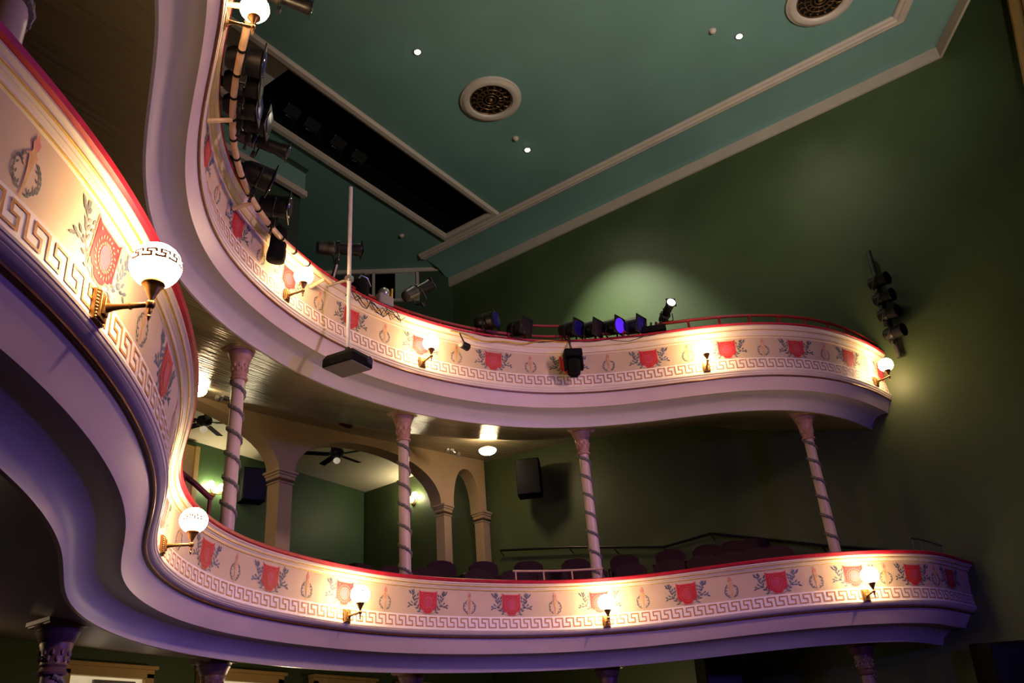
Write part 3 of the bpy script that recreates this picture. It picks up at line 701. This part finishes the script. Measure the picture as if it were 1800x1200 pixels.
# ceiling fans in the foyer
def make_fan():
    f = empty('ceiling_fan', (0, 0, 0), '', 'fan')
    MB().lathe([(.02, .0), (.08, -.0), (.07, -.05), (.03, -.07)], (0, 0, 0), 16).build('canopy', 'black_metal', f, True)
    MB().tube([(0, 0, -.05), (0, 0, -.2)], .018, 8).build('rod', 'black_metal', f, True)
    MB().lathe([(.04, -.19), (.13, -.21), (.15, -.26), (.14, -.32), (.08, -.36), (.05, -.38), (.001, -.39)], (0, 0, 0), 20).build('motor', 'black_metal', f, True)
    for k in range(5):
        a = 2 * math.pi * k / 5 + .3; R = Matrix.Rotation(a, 3, 'Z') @ Matrix.Rotation(.2, 3, 'X')
        MB().box(R @ Vector((.42, 0, 0)) + Vector((0, 0, -.31)), (.52, .13, .012), R).build('blade', 'matte_black', f)
        MB().box(R @ Vector((.16, 0, 0)) + Vector((0, 0, -.31)), (.1, .04, .015), R).build('blade_arm', 'black_metal', f)
    MB().lathe([(.04, -.39), (.07, -.42), (.075, -.46), (.04, -.50), (.001, -.51)], (0, 0, 0), 16).build('lamp_bowl', 'fan_bowl_added_glow', f, True)
    return f
fan = make_fan(); used = [False]
place(fan, used, (9.2, 13.45, 7.05), .2, 'dark five-blade ceiling fan behind the left arch', 'foyer ceiling fans'); place(fan, used, (12.15, 13.0, 7.05), 1.0, 'dark five-blade ceiling fan behind the middle arch', 'foyer ceiling fans')

# foyer wall sconces
def make_wall_lamp():
    s = empty('wall_lamp', (0, 0, 0), '', 'lamp')
    MB().lathe([(.07, 0), (.06, .02), (.02, .03)], (0, 0, 0), 16, R=Matrix.Rotation(math.radians(90), 3, 'X')).build('backplate', 'antique_brass', s, True)
    for sx in (-1, 1):
        MB().tube([(0, -.02, 0), (sx * .06, -.08, -.03), (sx * .13, -.1, 0), (sx * .14, -.1, .05)], .011, 8).build('arm', 'antique_brass', s, True)
        MB().sphere((sx * .14, -.1, .14), .075, 16, 10).build('globe', 'room_globe_glow', s, True)
    return s
wl = make_wall_lamp(); used = [False]
place(wl, used, (10.62, 14.98, 6.05), 0, 'lit twin wall lamp behind the first tall column', 'foyer wall lamps'); place(wl, used, (14.98, 13.42, 6.38), math.radians(-90), 'lit twin wall lamp behind the second tall column', 'foyer wall lamps')

# ------------------------------------------------------------------ loudspeakers
def speaker(loc, size, rot, lab):
    e = empty('loudspeaker', loc, lab, 'speaker'); x, y, z = loc; w, d, h = size
    R = Matrix.Rotation(rot, 3, 'Z') @ Matrix.Rotation(.12, 3, 'X')
    MB().box((x, y, z), (w, d, h), R).build('cabinet', 'matte_black', e, bevel=.02)
    MB().box(Vector(loc) + R @ Vector((0, -d / 2 - .008, 0)), (w * .9, .012, h * .92), R).build('grille', 'black_metal', e)
    MB().box(Vector(loc) + R @ Vector((0, d / 2 + .06, .05)), (.06, .14, .2), R).build('bracket', 'black_metal', e)
    return e
speaker((14.45, 9.75, 5.9), (.5, .5, .75), math.radians(-60), 'black loudspeaker on the green wall by the narrow arch')
speaker((11.35, 14.68, 6.3), (.5, .45, .7), math.radians(-25), 'black loudspeaker behind the left arch')
speaker((14.4, 6.3, 1.45), (.62, .6, .95), math.radians(-50), 'black loudspeaker under the right part of the lower balcony')
speaker((14.55, 2.15, 1.06), (.55, .6, .95), math.radians(-55), 'black loudspeaker in the lower right corner')
MB_ = MB()

# ------------------------------------------------------------------ seats on the lower balcony
def make_seat():
    s = empty('theatre_seat', (0, 0, 0), '', 'seat')
    bk = MB(); xs = np.linspace(-.25, .25, 13)
    def top(x): return .90 + .07 * math.cos(x / .25 * math.pi / 2) ** .6 - (.02 if abs(x) > .2 else 0)
    vs = []
    for x in xs:
        for y, lean in ((-.06, 0), (.03, 0)):
            vs += [(x, y + .03, .42), (x, y + .10, top(x))]
    fs = []
    for i in range(12):
        k = 4 * i; fs += [(k, k + 1, k + 5, k + 4), (k + 2, k + 6, k + 7, k + 3), (k + 1, k + 3, k + 7, k + 5), (k, k + 4, k + 6, k + 2)]
    fs += [(0, 2, 3, 1), (48, 49, 51, 50)]
    bk.add(vs, fs).build('backrest', 'seat_plush', s, bevel=.012)
    MB().box((0, -.12, .47), (.46, .12, .44), Matrix.Rotation(-.2, 3, 'X')).build('seat_pad', 'seat_plush', s, bevel=.03)
    for sx in (-1, 1):
        MB().box((sx * .27, -.1, .33), (.04, .3, .66)).build('side_frame', 'seat_frame_dark', s, bevel=.01)
        MB().box((sx * .27, -.12, .67), (.06, .36, .03)).build('armrest', 'dark_wood', s, bevel=.01)
    return s
seat = make_seat(); used = [False]
def seat_at(s, d, lab, dz=0.):
    x, y, _ = LOW.at(s, -d, 0); n = LOW.n(s)
    place(seat, used, (x, y, floor_lo(LOW.dist(x, y)) + dz), math.atan2(n[1], n[0]) + math.pi / 2, lab, 'red plush seats on the lower balcony')
ORD = ['first', 'second', 'third', 'fourth', 'fifth', 'sixth', 'seventh', 'eighth', 'ninth', 'tenth']
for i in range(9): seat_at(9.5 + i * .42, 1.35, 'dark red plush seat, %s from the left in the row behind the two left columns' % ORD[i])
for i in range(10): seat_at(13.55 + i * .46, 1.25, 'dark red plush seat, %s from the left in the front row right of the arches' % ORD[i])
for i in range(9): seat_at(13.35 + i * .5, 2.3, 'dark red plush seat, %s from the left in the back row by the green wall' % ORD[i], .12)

# little handrails on the balcony parapets
def handrail(path, s0, s1, n, z0, z1, posts, mats, lab, r=.02, nm='handrail', n2=None, wav=0):
    mid = path.at((s0 + s1) / 2, n, z0)
    e = empty(nm, mid, lab, 'railing')
    MB().tube([path.at(u, n, z1) for u in np.linspace(s0, s1, 14)], r, 8).build('top_rail', mats, e, True)
    for u in np.linspace(s0 + .04, s1 - .04, posts): MB().tube([path.at(u, n, z0), path.at(u, n, z1)], r * .8, 8).build('post', mats, e, True)
    return e
handrail(LOW, 13.6, 14.95, .02, 2.81 * KL, 2.93, 4, 'tan_pipe', 'low tan handrail on the lower balcony beside the middle column', .016)
handrail(LOW, 19.6, 20.6, -.05, 2.8 * KL, 3.02, 5, 'dark_steel', 'small dark rail at the right end of the lower balcony', .012)
e = empty('stair_rail', (5.98, 8.9, 2.35), 'dark red sloping stair rail behind the left bend of the lower balcony', 'railing')
MB().tube([(5.45, 8.75, 3.98), (5.6, 8.81, 3.88), (5.85, 8.92, 3.76), (6.12, 8.98, 3.68), (6.36, 9.0, 3.56)], .035, 8).build('top_rail', 'rust_red', e, True)
for x, y, z in ((5.6, 8.81, 3.88), (5.9, 8.93, 3.74), (6.34, 9.0, 3.57)): MB().tube([(x, y, 2.3), (x, y, z)], .025, 8).build('post', 'rust_red', e, True)
handrail(UP, 15.65, 19.6, .02, 6.22 * KU, 6.61, 9, 'red_pipe', 'long red pipe rail on the right half of the upper balcony', .026)
handrail(UP, 19.62, 20.3, .0, 6.22 * KU, 6.62, 2, 'red_pipe', 'short red rail end piece by the right wall', .028)
handrail(UP, 10.3, 13.3, -.02, 6.22 * KU, 6.56, 6, 'red_pipe', 'red pipe rail on the upper balcony right of the projector', .026)
e = empty('guard_frame', UP.at(13.75, -.05, 6.22 * KU), 'red rectangular guard frame behind the second black stage lamp', 'railing')
for z in (6.58, 6.77): MB().tube([UP.at(u, -.05, z) for u in np.linspace(13.35, 14.15, 6)], .022, 8).build('bar', 'red_pipe', e, True)
for u in (13.35, 14.15): MB().tube([UP.at(u, -.05, 6.24 * KU), UP.at(u, -.05, 6.79)], .022, 8).build('post', 'red_pipe', e, True)
handrail(UP, 14.2, 15.6, .02, 6.22 * KU, 6.55, 4, 'red_pipe', 'red pipe rail behind the row of blue stage lamps', .024)

# handrail on the green wall
e = empty('wall_handrail', (14.88, 7.2, 4.1), 'black handrail climbing the dark green side wall', 'railing')
hp = [(14.86, 10.9, 4.72), (14.86, 9.2, 4.43), (14.86, 7.15, 4.0), (14.86, 6.2, 4.04), (14.86, 4.3, 3.42), (14.86, 3.2, 3.1)]
MB().tube(hp, .025, 8).build('rail', 'black_metal', e, True)
for x, y, z in [hp[0], hp[1], (14.86, 8.2, 4.22), hp[2], hp[3], (14.86, 5.2, 3.71), hp[4]]: MB().tube([(x, y, z - .02), (15.0, y, z - .1)], .012, 6).build('bracket', 'black_metal', e, True)

# ------------------------------------------------------------------ lighting pipe in front of the gallery rail (left bend)
e = empty('lighting_pipe', UP.at(7.5, .25, 6.2), 'long bent tan pipe carrying stage lamps along the upper balcony', 'pipe')
MB().tube([UP.at(u, .25, 6.2) for u in np.linspace(4.75, 9.75, 40)], .034, 10).build('pipe', 'tan_pipe', e, True)
for u in (4.8, 6.3, 7.75, 9.6):
    MB().tube([UP.at(u, .02, 6.12), UP.at(u, .25, 6.17)], .024, 8).build('bracket', 'tan_pipe', e, True)
for u in np.linspace(5.0, 9.2, 14): MB().tube([UP.at(u, .25, 6.2), UP.at(u + .03, .25, 6.2)], .040, 10).build('tape_band', 'matte_black', e, True)

# ------------------------------------------------------------------ stage lamps (all point along local +x)
def make_par(gel):
    s = empty('par_lamp', (0, 0, 0), '', 'stage light')
    MB().lathe([(.05, -.17), (.075, -.165), (.10, -.12), (.112, -.04), (.115, .10), (.118, .11)], (0, 0, 0), 20, 'x').build('can', 'black_metal', s, True)
    MB().box((.125, 0, 0), (.012, .25, .25)).build('gel_frame', 'black_metal', s, bevel=.004)
    MB().lathe([(.105, .131), (.10, .139), (.001, .145)], (0, 0, 0), 20, 'x').build('lens', gel, s, True)
    MB().tube([(0, -.135, 0), (0, -.135, -.15), (0, -.09, -.175), (0, .09, -.175), (0, .135, -.15), (0, .135, 0)], .011, 6).build('yoke', 'black_metal', s, True)
    MB().tube([(0, -.14, 0), (0, .14, 0)], .014, 6).build('pivot_bolt', 'dark_steel', s, True)
    MB().box((0, 0, -.21), (.05, .045, .09)).tube([(0, 0, -.24), (0, 0, -.33)], .014, 6).build('clamp', 'black_metal', s, bevel=.005)
    for ch in s.children: ch.scale = (1.18, 1.18, 1.18)
    return s
def make_ellipsoidal():
    s = empty('ellipsoidal_lamp', (0, 0, 0), '', 'stage light')
    MB().lathe([(.05, -.34), (.085, -.33), (.095, -.28), (.10, -.16), (.11, -.12), (.075, -.09)], (0, 0, 0), 20, 'x').build('lamp_housing', 'dark_steel', s, True)
    MB().lathe([(.075, -.09), (.078, .0), (.082, .02), (.082, .18), (.088, .20), (.095, .26), (.095, .28), (.07, .285)], (0, 0, 0), 20, 'x').build('barrel', 'black_metal', s, True)
    MB().box((.29, 0, 0), (.014, .195, .195)).build('gel_frame', 'black_metal', s, bevel=.004)
    MB().lathe([(.085, .298), (.06, .31), (.001, .315)], (0, 0, 0), 18, 'x').build('lens', 'lens_glass', s, True)
    MB().tube([(-.08, -.125, 0), (-.08, -.125, -.16), (-.08, -.08, -.19), (-.08, .08, -.19), (-.08, .125, -.16), (-.08, .125, 0)], .011, 6).build('yoke', 'black_metal', s, True)
    MB().box((-.08, 0, -.22), (.05, .045, .08)).build('clamp', 'black_metal', s, bevel=.005)
    MB().box((-.04, 0, .085), (.05, .12, .01)).build('shutter', 'steel', s)
    return s
def aim(d): return Vector(d).to_track_quat('X', 'Z').to_euler()
used_g = {}
PROTO = {'blue': make_par('gel_blue'), 'dark': make_par('dark_gel'), 'lit': make_par('gel_lit'), 'ell': make_ellipsoidal()}
PU_ = {k: [False] for k in PROTO}
def lamp(kind, loc, d, lab): return place(PROTO[kind], PU_[kind], loc, aim(d), lab, None)
STG = (-.08, -1, -.22)
lamp('blue', (9.75, 7.12, 6.70), (.2, -1, -.05), 'black stage lamp with dark blue lens, leftmost of the rail row')
lamp('dark', (10.21, 6.84, 6.66), STG, 'black stage lamp in front of the red guard frame')
lamp('blue', (10.84, 6.27, 6.66), STG, 'black stage lamp with blue lens above the hanging moving head')
lamp('dark', (11.03, 6.02, 6.64), STG, 'black stage lamp with dark lens, second from the moving head')
lamp('lit', (11.24, 5.74, 6.66), STG, 'stage lamp with bright violet lens on the upper rail')
lamp('blue', (11.42, 5.45, 6.64), STG, 'stage lamp with violet-blue lens, last of the rail row')
lamp('ell', (8.67, 7.58, 6.98), (.75, -.1, .62), 'silver-brown spotlight tilted up, right of the projector pole')
lamp('ell', (7.11, 7.62, 6.98), (.8, -.45, .12), 'grey spotlight lying level behind the top of the projector pole')
lamp('ell', (4.62, 6.15, 6.42), (.75, -.55, -.28), 'long black spotlight pointing right on the tan pipe').scale = (.85, .85, .85)
lamp('ell', (3.6, 4.62, 6.58), (.85, -.5, -.14), 'black spotlight cut off by the top edge').scale = (.72, .72, .72)
lamp('blue', (3.72, 5.32, 6.38), (.8, -.6, -.1), 'stage lamp with blue lens, topmost on the tan pipe')
lamp('dark', (3.9, 5.58, 6.40), (.75, -.65, -.1), 'dark stage lamp on the tan pipe, second from the top')
lamp('blue', (4.08, 5.82, 6.38), (.7, -.7, -.1), 'stage lamp with blue lens, third down the tan pipe')
lamp('dark', (4.36, 6.02, 6.5), (.7, -.7, -.2), 'dark stage lamp just above the long black spotlight')
lamp('blue', (4.9, 6.6, 6.40), (.85, -.35, -.2), 'stage lamp with blue lens below the long black spotlight')
lamp('dark', (5.45, 6.95, 6.46), (.7, -.7, -.15), 'dark stage lamp low on the tan pipe, before the black bag')
e = empty('lamp_stand', UP.at(10.1, -.06, 6.44), 'short dark post holding the grey spotlight on the upper rail', 'stand')
MB().tube([UP.at(10.1, -.06, 6.4), (7.08, 7.64, 6.80)], .03, 8).build('post', 'dark_steel', e, True); MB().box(UP.at(10.1, -.06, 6.47), (.14, .14, .05)).build('foot', 'dark_steel', e)
# the lit white lamp at the right
e = lamp('ell', (11.74, 4.97, 6.86), (-.62, -.62, .10), 'silver stage lamp with glaring white lens above the red rail')
e.scale = (.8, .8, .8)
for ch in e.children:
    if ch.name.startswith('lens'):
        ch.data = ch.data.copy(); ch.data.materials[0] = MATS['lens_lit']; ch['label'] = 'glaring white lens'
# hooded black lamp hanging on the frieze and a small clip spot
e = empty('hanging_lamp', (5.72, 7.22, 6.45), 'black hooded lamp hanging over the upper frieze at the left', 'stage light')
MB().lathe([(.04, .05), (.09, .03), (.105, -.06), (.10, -.2), (.115, -.32), (.11, -.40), (.06, -.42)], (5.72, 7.2, 6.35), 18, R=Matrix.Rotation(.15, 3, 'X')).build('body', 'matte_black', e, True)
MB().box((5.66, 7.27, 6.43), (.2, .12, .14)).build('clamp_box', 'matte_black', e, bevel=.02)
MB().tube([(5.66, 7.27, 6.5), (5.9, 7.35, 6.52)], .012, 6).build('strap', 'matte_black', e)
e = empty('clip_spot', UP.at(12.38, .2, 6.2), 'small black clip spotlight on the upper cornice', 'stage light')
x, y, z = UP.at(12.38, .2, 6.1)
MB().lathe([(.03, -.09), (.055, -.08), (.06, .06), (.062, .07)], (x, y, z), 16, 'x').build('can', 'black_metal', e, True)
MB().lathe([(.052, -.085), (.045, -.095), (.001, -.1)], (x, y, z), 16, 'x').build('lens', 'steel', e, True)
MB().tube([(x, y, z + .05), (x, y + .05, z + .16), (x, y + .08, z + .24)], .012, 6).build('stem', 'black_metal', e, True)
# moving head hung upside down over a crest
mx, my, mz = UP.at(14.23, .26, 5.92)
e = empty('moving_head', (mx, my, mz), 'black moving-head lamp hanging over a crest on the upper frieze', 'stage light')
Rz = Matrix.Rotation(UP.yaw(14.23), 3, 'Z')
MB().box((mx, my, mz + .17), (.24, .28, .13), Rz).build('base_box', 'matte_black', e, bevel=.02)
for s in (-1, 1): MB().box(Vector((mx, my, mz)) + Rz @ Vector((0, s * .13, .02)), (.1, .035, .22), Rz).build('yoke_arm', 'matte_black', e, bevel=.01)
MB().lathe([(.05, -.16), (.095, -.13), (.11, -.02), (.105, .1), (.06, .13)], (mx, my, mz - .03), 18, R=Rz @ Matrix.Rotation(math.radians(25), 3, 'Y')).build('head', 'matte_black', e, True)
MB().lathe([(.06, -.165), (.07, -.16), (.06, -.175), (.001, -.18)], (mx, my, mz - .03), 16, R=Rz @ Matrix.Rotation(math.radians(25), 3, 'Y')).build('lens', 'lens_glass', e, True)
MB().tube([(mx, my, mz + .23), UP.at(14.23, .15, 6.32), UP.at(14.23, .12, 6.5)], .018, 8).build('hanger', 'black_metal', e, True)
# dimmer box and work clutter on the rail
e = empty('dimmer_box', UP.at(15.62, .0, 6.46), 'black dimmer box with plugs on the rail by the white lamp', 'electrical box')
Rz = Matrix.Rotation(UP.yaw(15.62), 3, 'Z'); c = Vector(UP.at(15.62, .02, 6.52))
MB().box(c, (.16, .38, .1), Rz).build('case', 'matte_black', e, bevel=.01)
for k in range(4): MB().tube([c + Rz @ Vector((.02, -.12 + k * .08, .04)), c + Rz @ Vector((.04, -.11 + k * .08, .12))], .017, 8).build('plug', 'dark_steel', e, True)
MB().box(c + Rz @ Vector((0, .12, .055)), (.1, .12, .015), Rz).build('cover_plate', 'steel', e)
MB().tube([UP.at(14.9, .13, 6.38), UP.at(15.05, .15, 6.33), UP.at(15.2, .15, 6.31), UP.at(15.4, .15, 6.35), UP.at(15.5, .12, 6.42)], .006, 5).build('cable', 'black_metal', e, True)
e = empty('tool_box', UP.at(11.05, .0, 6.46), 'grey box with yellow tape on the upper rail right of the pole', 'box')
Rz = Matrix.Rotation(UP.yaw(11.05), 3, 'Z'); c = Vector(UP.at(11.05, .02, 6.55))
MB().box(c, (.14, .26, .17), Rz).build('case', 'grey_plastic', e, bevel=.02)
MB().sphere(c + Vector((0, 0, .13)), .09, 12, 8).build('coil', 'steel', e, True)
MB().tube([c + Rz @ Vector((.05, .1, .05)), c + Rz @ Vector((.03, .13, .24))], .017, 8).build('tape_strip', 'yellow_tape', e, True)
e = empty('covered_lamp', UP.at(10.65, -.05, 6.46), 'black covered lamp with bent chrome handle right of the pole', 'stage light')
c = Vector(UP.at(10.65, -.05, 6.62))
MB().lathe([(.05, -.17), (.12, -.15), (.14, 0), (.12, .1), (.05, .13)], c, 18).build('cover', 'matte_black', e, True)
MB().tube([c + Vector((-.1, -.08, .1)), c + Vector((-.05, -.08, .17)), c + Vector((.05, -.1, .16)), c + Vector((.12, -.1, .05))], .013, 8).build('handle', 'steel', e, True)

# cables slung along the upper cornice
for (s0, s1, lab) in ((10.2, 11.5, 'yellow and black cable tangle hung on the upper cornice by the pole'),):
    e = empty('cable_tangle', UP.at(10.8, .12, 6.3), lab, 'cable')
    rr = random.Random(5)
    for k in range(5):
        pts = [UP.at(u, .12 + rr.uniform(0, .02), 6.32 + rr.uniform(-.12, .06)) for u in np.linspace(s0 + rr.uniform(0, .3), s1 - rr.uniform(0, .3), 12)]
        MB().tube(pts, .006, 5).build('cable', 'yellow_tape' if k == 0 else 'black_metal', e, True)
e = empty('cable', UP.at(13.0, .12, 6.3), 'yellow cable lying along the upper cornice left of the moving head', 'cable')
MB().tube([UP.at(u, .115, 6.36 - .05 * math.sin((u - 12.2) * 2.4) - .02 * math.sin(u * 9)) for u in np.linspace(12.2, 14.2, 30)], .010, 6).build('strand', 'yellow_tape', e, True)
MB().tube([UP.at(u, .12, 6.40 - .02 * math.sin(u * 7)) for u in np.linspace(12.6, 15.8, 40)], .005, 5).build('thin_strand', 'black_metal', e, True)

# projector on its white pole
px, py = 6.92, 7.25
e = empty('projector_pole', (px, py, 5.2), 'tall thin white pole clamped to the upper balcony front', 'pole')
MB().tube([(px, py, 5.2), (px, py, 7.74)], .027, 12).build('tube', 'white_pipe', e, True)
MB().tube([(px, py, 6.24), UP.at(9.91, .1, 6.28)], .02, 8).build('clamp_arm', 'steel', e, True)
MB().box((px, py, 6.24), (.09, .09, .08)).build('clamp', 'steel', e, bevel=.008)
e = empty('projector', (px, py, 4.93), 'dark grey box projector hanging under the white pole', 'projector')
Rz = Matrix.Rotation(math.radians(4), 3, 'Z') @ Matrix.Rotation(math.radians(4), 3, 'X')
c = Vector((px, py, 5.02))
pb = MB(); w, d, h = .38, .50, .17
P8 = [(-w/2, -d/2, -h/2), (w/2, -d/2, -h/2), (w/2, d/2, -h/2), (-w/2, d/2, -h/2)]
P8t = [(x * .86, y * .86, h/2) for x, y, z in P8]; P8m = [(x, y, h*.12) for x, y, z in P8]
pb.add([c + Rz @ Vector(q) for q in P8 + P8m + P8t], [(3, 2, 1, 0), (8, 9, 10, 11)] + [(i, (i+1) % 4, 4 + (i+1) % 4, 4 + i) for i in range(4)] + [(4+i, 4+(i+1) % 4, 8 + (i+1) % 4, 8 + i) for i in range(4)])
pb.build('case', 'matte_black', e, bevel=.012)
MB().box(c + Rz @ Vector((0, 0, -h/2 - .004)), (w * .94, d * .94, .012), Rz).build('bottom_plate', 'grey_plastic', e)
MB().lathe([(.05, 0), (.055, .02), (.04, .03), (.001, .025)], c + Rz @ Vector((w * .3, -d/2, .0)), 16, R=Rz @ Matrix.Rotation(math.radians(90), 3, 'X')).build('lens', 'lens_glass', e, True)
for q in ((-.12, -.19, .05), (.02, -.19, .05)): MB().box(c + Rz @ Vector(q), (.03, .03, .02), Rz).build('knob', 'steel', e)
MB().tube([c + Vector((0, 0, h/2 - .01)), (px, py, 5.22)], .035, 10).build('mount', 'black_metal', e, True)

# boom pipe with four lamps on the right wall
e = empty('lamp_boom', (14.86, 2.3, 5.6), 'dark vertical pipe on the green wall holding four lamps', 'pipe')
MB().tube([(14.86, 2.3, 6.2), (14.86, 2.28, 8.33)], .045, 10).build('pipe', 'dark_steel', e, True)
for z in (6.35, 8.2): MB().box((14.93, 2.29, z), (.12, .06, .06)).build('bracket', 'dark_steel', e)
def make_boom_lamp():
    s = empty('boom_lamp', (0, 0, 0), '', 'stage light')
    MB().lathe([(.07, -.16), (.10, -.14), (.115, -.05), (.11, .02)], (0, 0, 0), 18, 'x').build('lamp_housing', 'black_metal', s, True)
    MB().lathe([(.10, .02), (.105, .16), (.115, .17), (.115, .2), (.09, .2), (.085, .1)], (0, 0, 0), 18, 'x').build('snoot', 'matte_black', s, True)
    MB().tube([(0, .13, 0), (-.03, .14, -.05), (-.06, .1, -.15), (-.06, -.1, -.15), (0, -.13, 0)], .01, 6).build('yoke', 'dark_steel', s, True)
    MB().box((-.05, 0, -.17), (.07, .06, .06)).build('clamp', 'dark_steel', s)
    return s
bl = make_boom_lamp(); used = [False]
for z, lab in ((7.62, 'black lamp on the wall pipe, topmost of four'), (7.29, 'black lamp on the wall pipe, second from the top'), (6.97, 'black lamp on the wall pipe, third from the top'), (6.60, 'black lamp on the wall pipe, lowest of four')):
    place(bl, used, (14.72, 2.26, z), aim((-.35, -.95, -.12)), lab, 'lamps on the wall pipe')

# gallery window in the angled corner wall
tw = Vector((-4.0, 4.95, 0)).normalized(); nw = Vector((-tw.y, tw.x, 0))
if nw.dot(Vector((-1, -1, 0))) < 0: nw = -nw
def cwp(d, off, z): q = Vector((15, 12, 0)) + tw * d + nw * off; return Vector((q.x, q.y, z))
g = MB(); Rw = Matrix((tw, nw, Vector((0, 0, 1)))).transposed()
for d0, d1, z0, z1 in ((.82, 2.2, 12.17, 12.24), (.82, .89, 11.4, 12.2), (1.93, 2.0, 11.4, 12.2), (.82, 2.2, 11.33, 11.4)):
    g.box(cwp((d0 + d1) / 2, .02, (z0 + z1) / 2), (d1 - d0, .08, z1 - z0), Rw)
wo = struct(g.build('window_6', 'trim_stone')); MB().box(cwp(1.15, .0, 11.8), (.55, .02, .75), Rw).build('pane', 'pale_glass', wo); MB().box(cwp(1.75, .0, 11.8), (.65, .02, .75), Rw).build('pane', 'void_black', wo)

# spot added at the ceiling downlight for the light pool on the green wall
spot('added_wall_spot', (12.6, 7.82, 12.1), (15.0, 7.2, 7.2), 1600, (.92, 1.0, .66), 58, .9, .08)

for o in list(bpy.data.objects):
    if o.parent is None and o.type in ('MESH', 'EMPTY'): o.location.z += UPZ
